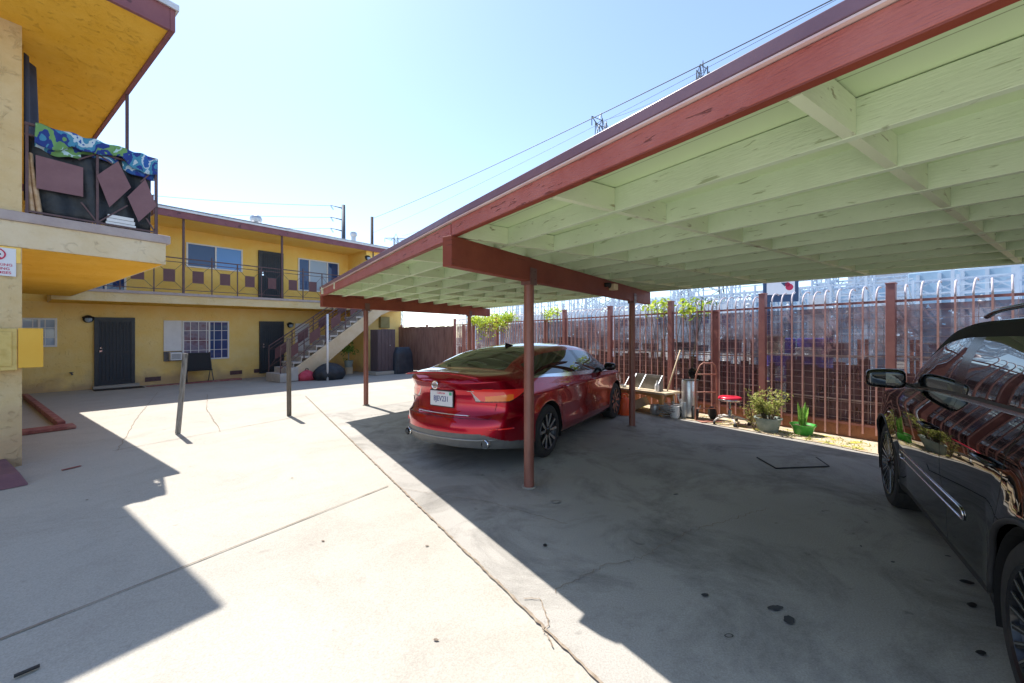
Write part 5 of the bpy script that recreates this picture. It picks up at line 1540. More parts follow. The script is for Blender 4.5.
# garden rake leaning on the fence with its head in a heap of hose and pots
rk = thing('garden_rake', 'wooden handled rake leaning against the fence behind the table', 'rake', tbp(-.45, -.10, 0), RFw)
mb = MB(); mb.tube([(.10, .06, .10), (-.16, -.18, 1.28)], .015, 10); mb.build('handle', mat('pale_handle_wood', (.55, .40, .24), (.65, .50, .32), rough=.6, scale=7), rk, smooth=True)
mb = MB(); mb.bar((-.05, .10, .09), (.25, .06, .10), .03, .02)
for k in range(9): mb.bar((-.04+.035*k, .10-.005*k, .09), (-.04+.035*k, .16-.005*k, .01), .008, .006)
mb.build('rake_head', M['darkmetal'], rk)
random.seed(3)
for k, (x, y, r, h, mt_, nm, cat, lb) in enumerate((
        (-.30, .10, .10, .18, 'steel', 'paint_tin', 'tin', 'small dented silver tin beneath the table edge'),
        (-.74, .12, .085, .22, 'white', 'plastic_jug', 'jug', 'white plastic jug among the clutter right of the table'),
        (-.66, -.05, .11, .15, 'darkmetal', 'plant_pot', 'pot', 'dark empty plant pot right of the table by the fence'),
        (-.86, -.02, .07, .30, 'steel', 'pipe_offcut', 'pipe', 'short silver pipe standing upright beside the rake'))):
    mb = MB(); mb.lathe([(0, 0), (r*.85, 0), (r, h*.1), (r, h*.8), (r*.92, h), (r*.80, h), (r*.78, h*.9), (0, h*.88)], (0, 0, 0), 'z', 18)
    o = mb.build(nm, M[mt_], auto=40); tag(o, lb, cat, loc=tbp(x, y, 0))
mb = MB(); pts = []
for k in range(150):
    a = k*.42; r = .16+.03*math.sin(k*.9); pts.append((r*math.cos(a)*1.25, r*math.sin(a), .03+k*.0013+.03*abs(math.sin(k*.31))))
mb.tube(pts, .010, 6); o = mb.build('garden_hose', mat('grey_hose', (.20, .20, .20), (.38, .37, .36), rough=.4, scale=10), smooth=True)
tag(o, 'tangled grey garden hose heaped on the ground right of the table', 'hose', loc=tbp(-.62, .10, 0))
mb = MB()
for k in range(14):
    a = random.uniform(0, 6.28); p = Vector((random.uniform(-.18, .18), random.uniform(-.08, .08), 0)); mb.bar(p+Vector((0, 0, .02)), p+Vector((random.uniform(-.15, .15), random.uniform(-.1, .1), random.uniform(.2, .42))), .012, .02)
o = mb.build('scrap_metal', M['steel']); o['kind'] = 'stuff'; o['label'] = 'jumble of metal scrap beside the table'; o['category'] = 'scrap'; o.location = tbp(-.80, -.12, 0)
# steel bin with its black domed lid tipped open
bn = thing('trash_can', 'tall slim stainless bin with its black domed lid tipped open', 'bin', gp(689.5, 417.5), RFw)
M['brushed'] = mat('brushed_steel', (.58, .58, .58), (.70, .70, .70), rough=.30, metal=.85, scale=10, stretch=(1, 1, 12))
mb = MB(); mb.lathe([(0, .01), (.135, .01), (.14, .03), (.14, .70), (.132, .72), (.120, .72), (.120, .10), (0, .10)], (0, 0, 0), 'z', 32); mb.build('bin_body', M['brushed'], bn, auto=40)
mb = MB(); mb.lathe([(.142, .0), (.146, .03), (.142, .035)], (0, 0, 0), 'z', 32); mb.build('foot_ring', M['black'], bn)
mb = MB(); R4 = Matrix.Rotation(1.25, 3, 'X')
mb.lathe([(0, .07), (.05, .065), (.10, .045), (.135, .0), (.128, -.0), (.09, .03), (0, .05)], (-.02, -.15, .82), 'z', 28, rot=R4); mb.build('lid', mat('black_lid_plastic', (.01, .01, .012), rough=.2), bn, smooth=True)
mb = MB(); mb.tube([(-.02+.14*math.cos(a), -.0+.14*math.sin(a), .725) for a in [2*PI*k/28 for k in range(28)]], .008, 6, closed=True); mb.build('rim_ring', M['black'], bn)
# hand truck
ht = thing('hand_truck', 'rusty red hand truck standing upright against the fence', 'hand truck', gp(706, 420.5), math.atan2(-.20, .98)+.25)
M['rustred'] = mat('rusty_red_tube', (.36, .13, .09), (.48, .22, .16), rough=.55, scale=9, c3=(.30, .14, .09))
mb = MB(); mb.tube([(-.20, 0, .02), (-.20, 0, .75), (-.185, -.02, .88), (-.14, -.05, 1.02), (-.09, -.06, 1.06), (.09, -.06, 1.06), (.14, -.05, 1.02), (.185, -.02, .88), (.20, 0, .75), (.20, 0, .02)], .014, 10)
mb.build('frame', M['rustred'], ht, smooth=True)
for z in (.22, .52, .85):
    mb = MB(); mb.tube([(-.195, 0, z), (0, .03, z), (.195, 0, z)], .011, 8); mb.build('cross_bar', M['rustred'], ht, smooth=True)
mb = MB(); mb.box(-.19, .19, -.20, .0, .008, .018); mb.build('toe_plate', M['rustred'], ht)
for sg in (-1, 1):
    mb = MB(); mb.lathe([(.03, -.03), (.10, -.03), (.12, -.015), (.12, .015), (.10, .03), (.03, .03)], (sg*.17, .09, .12), 'x', 24); wh_ = mb.build('wheel', M['rubber'], ht, auto=40)
    mb = MB(); mb.lathe([(.0, -.025), (.035, -.025), (.035, .025), (.0, .025)], (sg*.17, .09, .12), 'x', 16); mb.build('hub', M['steel'], wh_, auto=40)
# stool
sl1 = thing('rolling_stool', 'red round stool on a chrome star base beside the potted bush', 'stool', gp(730, 424), .4)
mb = MB(); mb.lathe([(0, .41), (.16, .41), (.185, .425), (.19, .45), (.18, .48), (.15, .492), (0, .495)], (0, 0, 0), 'z', 36); mb.build('seat', mat('red_vinyl', (.62, .02, .05), (.68, .03, .06), rough=.3), sl1, auto=60)
mb = MB(); mb.lathe([(.187, .418), (.194, .425), (.194, .442), (.189, .446)], (0, 0, 0), 'z', 36); mb.build('seat_band', M['chrome'], sl1, smooth=True)
mb = MB(); mb.lathe([(0, .10), (.035, .10), (.035, .26), (.018, .27), (.018, .41), (0, .41)], (0, 0, 0), 'z', 18); mb.build('column', M['chrome'], sl1, auto=40)
for k in range(5):
    a = 2*PI*k/5+.3; d = Vector((math.cos(a), math.sin(a), 0))
    mb = MB(); mb.tube([Vector((0, 0, .12)), d*.12+Vector((0, 0, .135)), d*.24+Vector((0, 0, .10)), d*.29+Vector((0, 0, .06))], [.022, .020, .016, .014], 8)
    lg = mb.build('leg', mat('worn_white_leg', (.55, .52, .48), (.66, .63, .58), rough=.45, scale=9) if k == 0 else bpy.data.materials['worn_white_leg'], sl1, smooth=True)
    mb = MB(); c = d*.29; ax = Matrix.Rotation(a+.8, 3, 'Z'); mb.lathe([(0, -.015), (.028, -.015), (.032, -.008), (.032, .008), (.028, .015), (0, .015)], c+Vector((0, 0, .032)), 'y', 16, rot=ax); mb.build('caster', M['black'], lg, auto=40)
# potted bush
pb = thing('potted_bush', 'loose yellow green bush in a grey tub beside the stool', 'plant', gp(768, 431), 0)
M['pot_grey'] = mat('grey_tub', (.24, .29, .25), (.34, .38, .34), rough=.6, scale=8)
mb = MB(); mb.lathe([(0, 0), (.13, 0), (.14, .01), (.185, .20), (.20, .205), (.20, .225), (.175, .225), (.15, .17), (0, .17)], (0, 0, 0), 'z', 32); mb.build('pot', M['pot_grey'], pb, auto=40)
mb = MB(); mb.lathe([(0, .19), (.168, .185)], (0, 0, 0), 'z', 20); mb.build('soil', M['bark'], pb)
mb = MB(); lv = MB(); random.seed(11)
for k in range(34):
    a = random.uniform(0, 2*PI); r = random.uniform(.08, .34); h = random.uniform(.38, .82)-r*.5
    off = Vector((-.10, 0, 0)) if k % 3 == 0 else Vector()
    tip = Vector((r*math.cos(a), r*math.sin(a), h))+off; base = Vector((.06*math.cos(a), .06*math.sin(a), .19)); md = base.lerp(tip, .5)+Vector((0, 0, .06))
    mb.tube([base, md, tip], [.006, .004, .002], 5)
    for q in range(26):
        t = random.uniform(.3, 1); p = base.lerp(md, t*2) if t < .5 else md.lerp(tip, t*2-1)
        leaf(lv, p+Vector((random.gauss(0, .018), random.gauss(0, .018), random.gauss(0, .018))), random.uniform(.035, .075), None, .4)
mb.build('stem', M['bark'], pb); lv.build('foliage', M['leaf_yellow'], pb, fix=False)
rt = thing('shrub', 'dry low shrub spilling at the left foot of the grey tub', 'plant', gp(754, 430), 0); lv = MB(); mb = MB()
for k in range(14):
    a = random.uniform(0, 2*PI); tip = Vector((.16*math.cos(a), .10*math.sin(a), random.uniform(.2, .5))); mb.tube([Vector((0, 0, .0)), tip*.5+Vector((0, 0, .03)), tip], .004, 5)
    for q in range(18): leaf(lv, tip*random.uniform(.3, 1)+Vector((random.gauss(0, .02), random.gauss(0, .02), 0)), random.uniform(.03, .06))
mb.build('stem', M['bark'], rt); lv.build('foliage', leafmat('dry_leaves', (.25, .24, .06), (.42, .40, .12), (.5, .35, .2)), rt, fix=False)
# snake plant in a green bowl
sp = thing('snake_plant', 'upright green snake plant in a bright green bowl on the sand', 'plant', gp(803, 434.5), 0)
M['pot_green'] = mat('green_plastic_bowl', (.06, .34, .05), (.08, .42, .07), rough=.3)
mb = MB(); mb.lathe([(0, 0), (.10, 0), (.115, .01), (.155, .13), (.175, .15), (.178, .165), (.165, .165), (.14, .13), (0, .12)], (0, 0, 0), 'z', 32); mb.build('pot', M['pot_green'], sp, auto=45)
mb = MB(); mb.lathe([(0, .14), (.142, .135)], (0, 0, 0), 'z', 20); mb.build('soil', M['bark'], sp)
for k in range(11):
    a = random.uniform(0, 2*PI); r = random.uniform(.0, .07); b_ = Vector((r*math.cos(a)-.01, r*math.sin(a), .13)); h = random.uniform(.24, .43); ln_ = Vector((math.cos(a)*.09*h, math.sin(a)*.09*h, 0)); wd = random.uniform(.022, .034)
    tw = random.uniform(0, PI); mb = MB(); L1 = []; n = 7
    for j in range(n+1):
        t = j/n; c = b_+ln_*t*2+Vector((0, 0, h*t)); an = tw+t*.5; w_ = wd*(math.sin(PI*min(1, t*.8+.22))**.7 if t < 1 else .05)
        s_ = Vector((math.cos(an), math.sin(an), 0)); nn = Vector((-math.sin(an), math.cos(an), 0)); L1.append([c-s_*w_, c+nn*w_*.35, c+s_*w_, c+nn*w_*.12])
    for j in range(n):
        for q in range(4): mb.quad(L1[j][q], L1[j][(q+1) % 4], L1[j+1][(q+1) % 4], L1[j+1][q])
    mb.build('leaf', mat('snake_leaf', (.09, .26, .03), (.28, .46, .08), rough=.4, scale=30, stretch=(.3, .3, 2)) if k == 0 else bpy.data.materials['snake_leaf'], sp)

# ------------------------------------------------------------------ things below the stairs and by the end wall
def gl(x, y): p = gp(x, y); return p
bb_ = thing('grill_cover', 'squat round grill under a black cover beneath the staircase', 'covered grill', gp(331, 379.5)+NF*-.1, RF)
def cover(root, w, d, h, top, m_, squat=False, seed=1, name='cover'):
    random.seed(seed); mb = MB(); nz, na = 14, 48; rings = []
    for j in range(nz+1):
        t = j/nz; z = h*t
        if squat: k = math.sin(PI*min(1, .25+t*.75))**.55 if t < 1 else .05
        else: k = 1.0-.10*t if t < .78 else (.922-(t-.78)*1.1)
        rg = []
        for i in range(na):
            a = 2*PI*i/na; ex = .5 if not squat else 1
            cx = math.copysign(abs(math.cos(a))**ex, math.cos(a)); cy = math.copysign(abs(math.sin(a))**ex, math.sin(a))
            f = 1+(.035*math.sin(a*9+t*3+seed)+.02*math.sin(a*17+seed*2))*(1-t)**.5
            rg.append((w/2*cx*k*f, d/2*cy*k*f, z+.015*math.sin(a*4+seed)*(t > .5)))
        rings.append(rg)
    vs = [p for r_ in rings for p in r_]; fs = []
    for j in range(nz):
        for i in range(na): fs.append((j*na+i, j*na+(i+1) % na, (j+1)*na+(i+1) % na, (j+1)*na+i))
    fs.append(tuple(nz*na+i for i in range(na))); mb.add(vs, fs)
    return mb.build(name, m_, root, smooth=True)
cover(bb_, 1.15, .8, .60, .3, M['tarp'], True, 2)
mb = MB(); mb.lathe([(0, 0), (.30, 0), (.28, .04), (0, .05)], (0, 0, 0), 'z', 20); mb.build('base', M['steel'], bb_)
o = MB(); o.tube([(0, 0, .0), (0, 0, 2.35)], .035, 12); q = o.build('umbrella_pole', M['white'], smooth=True); tag(q, 'white upright pole standing beside the covered grill in front of the stairs', 'pole', loc=gp(327.5, 380.5))
rb = thing('laundry_bag', 'bright red cloth bag slumped under the stairs beside the black cover', 'bag', gp(305, 380.5)+Vector((0, .1, 0)), RF)
cover(rb, .62, .5, .36, .3, mat('red_cloth', (.50, .04, .07), (.62, .08, .12), rough=.8, scale=8, bump=.5, bscale=8, bdist=.03), True, 5, 'bag_body')
mb = MB(); mb.tube([(-.05, 0, .34), (-.02, 0, .42), (.05, 0, .42), (.07, 0, .34)], .012, 6); mb.build('strap', M['black'], rb, smooth=True)
gb = thing('grill_cover', 'tall barbecue under a dark navy cover beside the far building corner', 'covered grill', gp(399.5, 373.8)+Vector((0, .3, 0)), RF)
cover(gb, .95, .62, 1.10, .8, mat('dark_navy_cover', (.016, .022, .034), (.03, .04, .055), rough=.5, scale=4, bump=.7, bscale=6, bdist=.03), False, 8)
mb = MB(); mb.lathe([(.20, 1.06), (.16, 1.13), (0, 1.15)], (-.1, 0, 0), 'z', 20); 
pd = thing('storage_cabinet', 'dark plank cabinet standing on a pale block by the building corner', 'cabinet', gp(380, 375)+Vector((0, .35, 0)), RF)
mb = MB(); mb.box(-.42, .42, -.25, .25, .15, 1.84); mb.build('carcass', mat('dark_plank_wood', (.075, .05, .055), (.12, .085, .09), rough=.7, scale=5, stretch=(5, 5, .5), bump=.3), pd, bevel=.006)
dm = bpy.data.materials['dark_plank_wood']
for k in range(5):
    x0 = -.41+k*.165; mb = MB(); mb.box(x0, x0+.155, -.275, -.252, .17, 1.86-(.05 if k == 0 else 0)); mb.build('plank', dm, pd, bevel=.004)
mb = MB(); mb.lathe([(0, -.30), (.02, -.295), (.02, -.276)], (.15, 0, 1.2), 'y', 12); mb.build('knob', M['steel'], pd)
pl_ = MB(); pl_.box(-.55, .55, -.36, .36, 0, .145); o = pl_.build('plinth', M['concrete'], bevel=.012); tag(o, 'pale concrete block carrying the dark cabinet', 'block', loc=tuple(pd.location), rotz=RF)
fbx = MB(); a0 = fa(379, 1.5); fbx.box(a0-.02, a0+.45, -1.66, -1.502, 1.95, 2.45); o = fbx.build('fuse_box', mat('olive_box', (.26, .22, .07), (.32, .27, .10), rough=.5, scale=5), bevel=.01); tag(o, 'olive fuse box on the building wall above the dark cabinet', 'fuse box', loc=F0, rotz=RF)
hp = thing('hanging_plant', 'small green plant on a wall shelf in the shade behind the stairs', 'plant', gp(339, 378)+Vector((-.35, 1.7, 0)), 0)
mb = MB(); random.seed(21)
for k in range(18): clump(mb, (random.gauss(0, .14), random.gauss(0, .10), 1.0+random.gauss(0, .2)), .12, 14, .11)
mb.build('foliage', M['leaf_green'], hp, fix=False)
mb = MB(); mb.lathe([(0, .28), (.14, .28), (.18, .55), (.16, .55), (0, .5)], (0, 0, 0), 'z', 18); mb.tube([(0, 0, .5), (0, 0, .95)], .02, 6); mb.build('pot', M['pot_grey'], hp, auto=40)
pdl = MB(); pdl.lathe([(0, 0), (.17, 0), (.17, .28), (0, .28)], (0, 0, 0), 'z', 18); o = pdl.build('plant_stand', M['stringer'], auto=40); tag(o, 'pale round stand under the shaded plant behind the stairs', 'stand', loc=tuple(hp.location))
# chalkboard easel chair in front of the grid window
ea = thing('folding_chair', 'black folding chair leaning under the grid window', 'chair', F0+DF*fa(196)+NF*.35, RF)
w0 = .36
mb = MB(); mb.prism([(-w0, -.02, .42), (w0, -.02, .42), (w0-.05, .10, 1.0), (-w0+.05, .10, 1.0)], (0, .02, 0)); mb.build('backrest', M['black'], ea, bevel=.01)
for sg in (-1, 1):
    mb = MB(); mb.tube([(sg*w0, -.18, 0), (sg*(w0-.02), -.05, .40), (sg*(w0-.04), .11, 1.02)], .015, 8); mb.build('leg', M['darkmetal'], ea, smooth=True)
    mb = MB(); mb.tube([(sg*(w0-.05), .22, 0), (sg*(w0-.05), .0, .42)], .014, 8); mb.build('leg', M['darkmetal'], ea, smooth=True)
mb = MB(); mb.box(-w0+.03, w0-.03, -.20, .12, .40, .43); mb.build('seat', M['black'], ea, bevel=.01)
# door mat
mb = MB(); a0 = fa(115); mb.box(a0-.5, a0+.55, -.75, -.30, 0, .015); o = mb.build('door_mat', M['black']); tag(o, 'black door mat lying before the leftmost black door', 'mat', loc=F0, rotz=RF)

# ------------------------------------------------------------------ beyond the fence: yard clutter, substation, poles
M['pale_steel'] = mat('pale_blue_steel', (.42, .50, .60), (.54, .62, .70), rough=.5, scale=2)
M['pale_wall'] = mat('pale_wall', (.42, .45, .50), (.55, .58, .62), rough=.8, scale=2)
M['blue_unit'] = mat('transformer_blue_grey', (.28, .42, .55), (.36, .50, .62), rough=.5, scale=2)
M['navy_sheet'] = mat('navy_sheet', (.02, .05, .12), (.03, .07, .16), rough=.5)
M['purpleblue'] = mat('blue_barrel_plastic', (.08, .08, .36), (.12, .11, .44), rough=.4)
random.seed(5)
# shelves and boxes right behind the fence, each a thing
k = 0
shelf_proto = None
def make_shelf():
    t = thing('storage_rack', 'rusty brown storage rack stacked with boxes behind the fence', 'rack', (0, 0, 0))
    for x in (-.8, .8):
        for y in (-.2, .2): mb = MB(); mb.box(x-.02, x+.02, y-.02, y+.02, 0, 1.5); mb.build('leg', M['rustred'], t)
    for z in (.35, .78, 1.2): mb = MB(); mb.box(-.8, .8, -.22, .22, z, z+.03); mb.build('shelf', M['pale_wall'], t)
    return t
side_words = ['beside the green bowl', 'behind the potted bush', 'behind the hand truck', 'behind the table', 'left of the table', 'behind the sports car mirror', 'beyond the sedan bonnet']
for i, s in enumerate((-1.1, 1.1, 3.0, 4.9, 7.4)):
    sh0 = make_shelf() if shelf_proto is None else dup(shelf_proto, (0, 0, 0)); shelf_proto = shelf_proto or sh0
    sh0.location = FP(s, .75); sh0.rotation_euler = (0, 0, RFw); sh0['group'] = 'storage racks behind the fence'
    sh0['label'] = ('storage rack behind the fence in line with the black car mirror', 'storage rack seen through the fence between green bowl and grey tub', 'storage rack seen through the fence behind the steel bin', 'storage rack seen through the fence behind the wire crate', 'storage rack seen through the fence just left of the thin rear post')[i]
    for z in (.38, .81, 1.23):
        for q in range(3):
            x = -.55+q*.52+random.uniform(-.08, .08); w_, h_ = random.uniform(.16, .38), random.uniform(.12, .34)
            mt_ = random.choice(['white', 'card', 'steel', 'blue_unit', 'darkmetal', 'rustred', 'darkmetal', 'leaf_dark'])
            if mt_ == 'leaf_dark': mt_ = 'plastic'
            mb = MB(); mb.box(x-w_/2, x+w_/2, -.17, .15, 0, h_); mb.box(x-w_/2-.008, x+w_/2+.008, -.178, .158, h_-.04, h_)
            o = mb.build('storage_box', M[mt_], bevel=.006); lv_ = {'.38': 'bottom'}
            tag(o, 'box stored on a rack behind the picket fence', 'box', 'boxes on the racks behind the fence', loc=FP(s, .75, z), rotz=RFw)
# barrels and a trailer body
for i, (s, d) in enumerate(((1.9, 1.8), (1.3, 1.9))):
    mb = MB(); mb.lathe([(0, 0), (.28, 0), (.29, .02), (.29, .3), (.30, .31), (.29, .32), (.29, .6), (.30, .61), (.29, .62), (.29, .88), (.25, .9), (0, .9)], (0, 0, .62), 'z', 28)
    o = mb.build('barrel', M['purpleblue'], auto=40); tag(o, 'blue plastic barrel behind the fence above the grey tub' if i else 'blue plastic barrel behind the fence left of the tall fence post', 'barrel', loc=FP(s, d))
    mb = MB(); mb.box(-.35, .35, -.35, .35, 0, .615); o = mb.build('pallet_stack', M['card'], bevel=.01); tag(o, 'brown pallet stack carrying a blue barrel behind the fence', 'pallets', 'pallet stacks', loc=FP(s, d), rotz=RFw)
random.seed(9)
# pale low walls and units further back
def yard_box(nm, s, d, ln_, dp, h, mt_, lb, cat, z0=0, parts=None):
    t = thing(nm, lb, cat, FP(s, d, 0), RFw)
    mb = MB(); mb.box(-ln_/2, ln_/2, -dp/2, dp/2, z0, h); mb.build('shell', M[mt_], t, bevel=.03)
    return t
def ribs(t, ln_, dp, h, n, m_, name='rib'):
    mb = MB()
    for k in range(n):
        x = -ln_/2+ln_*(k+.5)/n; mb.box(x-.05, x+.05, dp/2, dp/2+.10, .1, h-.1)
    mb.build(name, M[m_], t)
t = yard_box('transformer', -1.5, 16, 7, 3, 4.1, 'blue_unit', 'large pale blue transformer housing above the fence near the black car', 'transformer'); ribs(t, 7, 3, 4.1, 12, 'pale_steel', 'cooling_fin')
t = yard_box('transformer', 5.8, 17, 5, 3, 3.9, 'blue_unit', 'blue transformer housing seen above the fence left of the billboard', 'transformer'); ribs(t, 5, 3, 3.9, 10, 'pale_steel', 'cooling_fin')
t = yard_box('utility_building', -6, 30, 26, 6, 6.2, 'pale_wall', 'long pale flat roofed utility building beyond the fence on the right', 'building')
mb = MB()
for k in range(12): x = -12+k*2.1; mb.box(x, x+1.1, 3.0, 3.02, 2.2, 3.8)
mb.xf(lambda p: p); 
for k in range(12):
    m2 = MB(); x = -12+k*2.1; m2.box(x, x+1.1, 3.0, 3.04, 2.4, 4.0); m2.build('window', M['glass_dark'], t)
mb = MB(); mb.box(-13.2, 13.2, -3.2, 3.2, 6.2, 6.6); mb.build('roof', M['blue_unit'], t)
t = yard_box('utility_building', 26, 40, 40, 8, 5.2, 'pale_wall', 'long white building with dark windows beyond the far fence', 'building')
for k in range(14):
    m2 = MB(); x = -18+k*2.7; m2.box(x, x+1.5, 4.0, 4.04, 2.6+.5*(k % 2), 3.9); m2.build('window', M['glass_dark'], t)
t = yard_box('utility_building', 58, 46, 22, 8, 6.0, 'pale_wall', 'white building with dark windows seen right of the yellow building corner', 'building')
for k in range(8):
    m2 = MB(); x = -9+k*2.3; m2.box(x, x+1.2, 4.0, 4.04, 3.4, 4.6); m2.build('window', M['glass_dark'], t)
# billboard / sign hanging on a frame
bd = thing('sign_board', 'white sign with small red emblem in a dark blue frame beyond the fence', 'sign', Vector((8.25, 12.0, 0)), math.atan2(-.35, .94))
mb = MB()
for x in (-.3, .3): mb.box(x-.04, x+.04, .0, .08, 0, 3.5)
mb.build('post', M['navy_sheet'], bd)
mb = MB(); mb.box(-.46, .46, -.06, .0, 2.62, 3.40); mb.build('frame', M['navy_sheet'], bd)
mb = MB(); mb.box(-.37, .36, -.075, -.061, 2.84, 3.36); mb.build('panel', mat('sign_panel_white', (.78, .78, .82), rough=.5), bd)
mb = MB(); mb.lathe([(0, -.082), (.10, -.082), (.10, -.076), (0, -.076)], (.22, 0, 3.06), 'y', 18); mb.lathe([(0, -.082), (.07, -.082), (.07, -.076), (0, -.076)], (.17, 0, 3.14), 'y', 18); mb.build('emblem', M['signred'], bd)
mb = MB(); mb.prism([(.0, -.082, 3.20), (.20, -.082, 3.20), (.10, -.082, 3.08)], (0, .005, 0)); mb.build('emblem', M['navy_sheet'], bd)
# white van beyond the fence at the right edge
vn = thing('parked_van', 'white van with dark windscreen beyond the fence above the black car roof', 'van', Vector((12.2, 7.0, 0)), math.atan2(FW.y, FW.x))
mb = MB(); prof = [(-2.4, .5), (-2.4, 2.35), (-2.3, 2.45), (.9, 2.45), (1.6, 1.65), (2.3, 1.35), (2.4, 1.0), (2.4, .5)]
mb.prism([(x, -.95, z) for x, z in prof], (0, 1.9, 0)); mb.build('body', mat('van_white', (.78, .79, .80), rough=.25), vn, bevel=.06)
for sg in (1, -1):
    mb = MB(); mb.prism([(.0, sg*.955, 1.55), (1.45, sg*.955, 1.55), (.85, sg*.955, 2.25), (.0, sg*.955, 2.25)], (0, sg*.01, 0)); mb.build('side_window', M['glass_dark'], vn)
    for x in (-1.5, 1.55): mb = MB(); mb.lathe([(0, -.12), (.30, -.12), (.34, -.1), (.34, .1), (.30, .12), (0, .12)], (x, sg*.86, .34), 'y', 24); mb.build('wheel', M['rubber'], vn, auto=40)
mb = MB(); mb.prism([(.98, -.82, 2.38), (1.60, -.85, 1.70), (1.60, .85, 1.70), (.98, .82, 2.38)], (.02, 0, .02)); mb.build('windscreen', M['glass_dark'], vn)

# steel lattice gantries
def lattice_col(mb, c, w, h, r, n=None):
    c = Vector(c); n = n or int(h/(w*1.4)); cs = [Vector((sx*w/2, sy*w/2, 0)) for sx, sy in ((-1, -1), (1, -1), (1, 1), (-1, 1))]
    for q in cs: mb.bar(c+q, c+q+Vector((0, 0, h)), r*1.5, r*1.5)
    for k in range(n):
        z0_, z1_ = h*k/n, h*(k+1)/n
        for i in range(4):
            a, b = cs[i], cs[(i+1) % 4]
            mb.bar(c+a+Vector((0, 0, z0_)), c+b+Vector((0, 0, z1_)), r, r)
            mb.bar(c+a+Vector((0, 0, z1_)), c+b+Vector((0, 0, z1_)), r, r)
def lattice_beam(mb, a, b, w, r):
    a, b = Vector(a), Vector(b); d = (b-a); n = max(2, int(d.length/(w*1.3))); s_ = d.cross(Vector((0, 0, 1))).normalized()*w/2; u_ = Vector((0, 0, w/2))
    cs = [s_+u_, s_-u_, -s_-u_, -s_+u_]
    for q in cs: mb.bar(a+q, b+q, r*1.4, r*1.4)
    for k in range(n):
        p0, p1 = a+d*(k/n), a+d*((k+1)/n)
        for i in range(4): mb.bar(p0+cs[i], p1+cs[(i+1) % 4], r, r)
def gantry(s, d, span, h, lb, w=.5, r=.035):
    t = thing('steel_gantry', lb, 'gantry', FP(s, d), RFw, group='substation gantries beyond the fence')
    for x in (-span/2, span/2): mb = MB(); lattice_col(mb, (x, 0, 0), w, h, r); mb.build('column', M['pale_steel'], t)
    for z in (h-.4, h*.55): mb = MB(); lattice_beam(mb, (-span/2, 0, z), (span/2, 0, z), w*.8, r); mb.build('beam', M['pale_steel'], t)
    for k in range(4):
        x = -span/2+span*(k+.5)/4; mb = MB(); mb.lathe([(0, 0)]+[(.06+.05*(q % 2), .08*q) for q in range(12)]+[(0, .96)], (x, 0, h*.55-1.25), 'z', 8); mb.build('insulator', M['pale_wall'], t)
    return t
gspots = [(-5, 12, 7, 6.2), (.5, 10, 6, 5.6), (6.5, 13, 7, 6.4), (13, 15, 8, 6.8), (2, 22, 9, 8.5), (-9, 21, 9, 8.0), (13, 26, 10, 9), (21, 22, 9, 8), (28, 30, 12, 10), (38, 32, 12, 9)]
desc = ['steel gantry above the fence right of the tall fence post', 'steel gantry directly above the fence beside the white sign', 'steel gantry over the fence above the lime vine', 'steel gantry seen above the fence left of the thin rear post', 'taller steel gantry further back behind the white sign', 'taller steel gantry further back above the black car', 'tall steel gantry in the distance above the sedan roof', 'steel gantry in the distance right of the far beam end', 'far steel gantry above the big lime vine', 'farthest steel gantry near the yellow building corner']
for (a_, b_, c_, d_2), lb in zip(gspots, desc): gantry(a_, b_, c_, d_2, lb)
# dense switchgear rack close behind: rows of thin posts and pipes
def busrack(s, d, ln_, h, lb, n):
    t = thing('switchgear_frame', lb, 'switchgear', FP(s, d), RFw, group='switchgear frames beyond the fence'); 
    mb = MB()
    for k in range(n):
        x = -ln_/2+ln_*k/(n-1)
        for y in (0, .9): mb.bar((x, y, 0), (x, y, h-random.uniform(0, .4)), .06, .06)
        mb.bar((x, 0, h*.7), (x, .9, h*.9), .03, .03)
    mb.build('uprights', M['pale_steel'], t)
    mb = MB(); z = .9
    while z < h: mb.bar((-ln_/2, 0, z), (ln_/2, 0, z), .04, .04); mb.bar((-ln_/2, .9, z+.15), (ln_/2, .9, z+.15), .03, .03); z += .6
    mb.build('busbars', M['pale_steel'], t)
    for k in range(0, n-1, 2):
        x = -ln_/2+ln_*(k+.5)/(n-1); mb = MB(); mb.box(x-.25, x+.25, .1, .6, 1.0, 1.0+random.uniform(.8, 2.0)); mb.build('switch_box', M[random.choice(['pale_wall', 'blue_unit', 'pale_steel'])], t)
busrack(-3.5, 8, 7, 3.5, 'switchgear frame right behind the fence near the black car', 8)
busrack(4.5, 9, 7, 3.6, 'switchgear frame behind the fence left of the white sign', 9)
busrack(12.5, 10, 8, 3.8, 'switchgear frame behind the fence between the two thin posts', 9)
busrack(21, 12, 9, 4.4, 'switchgear frame behind the far fence with the big vine', 13)
busrack(32, 14, 12, 5.2, 'switchgear frame beyond the board fence', 14)

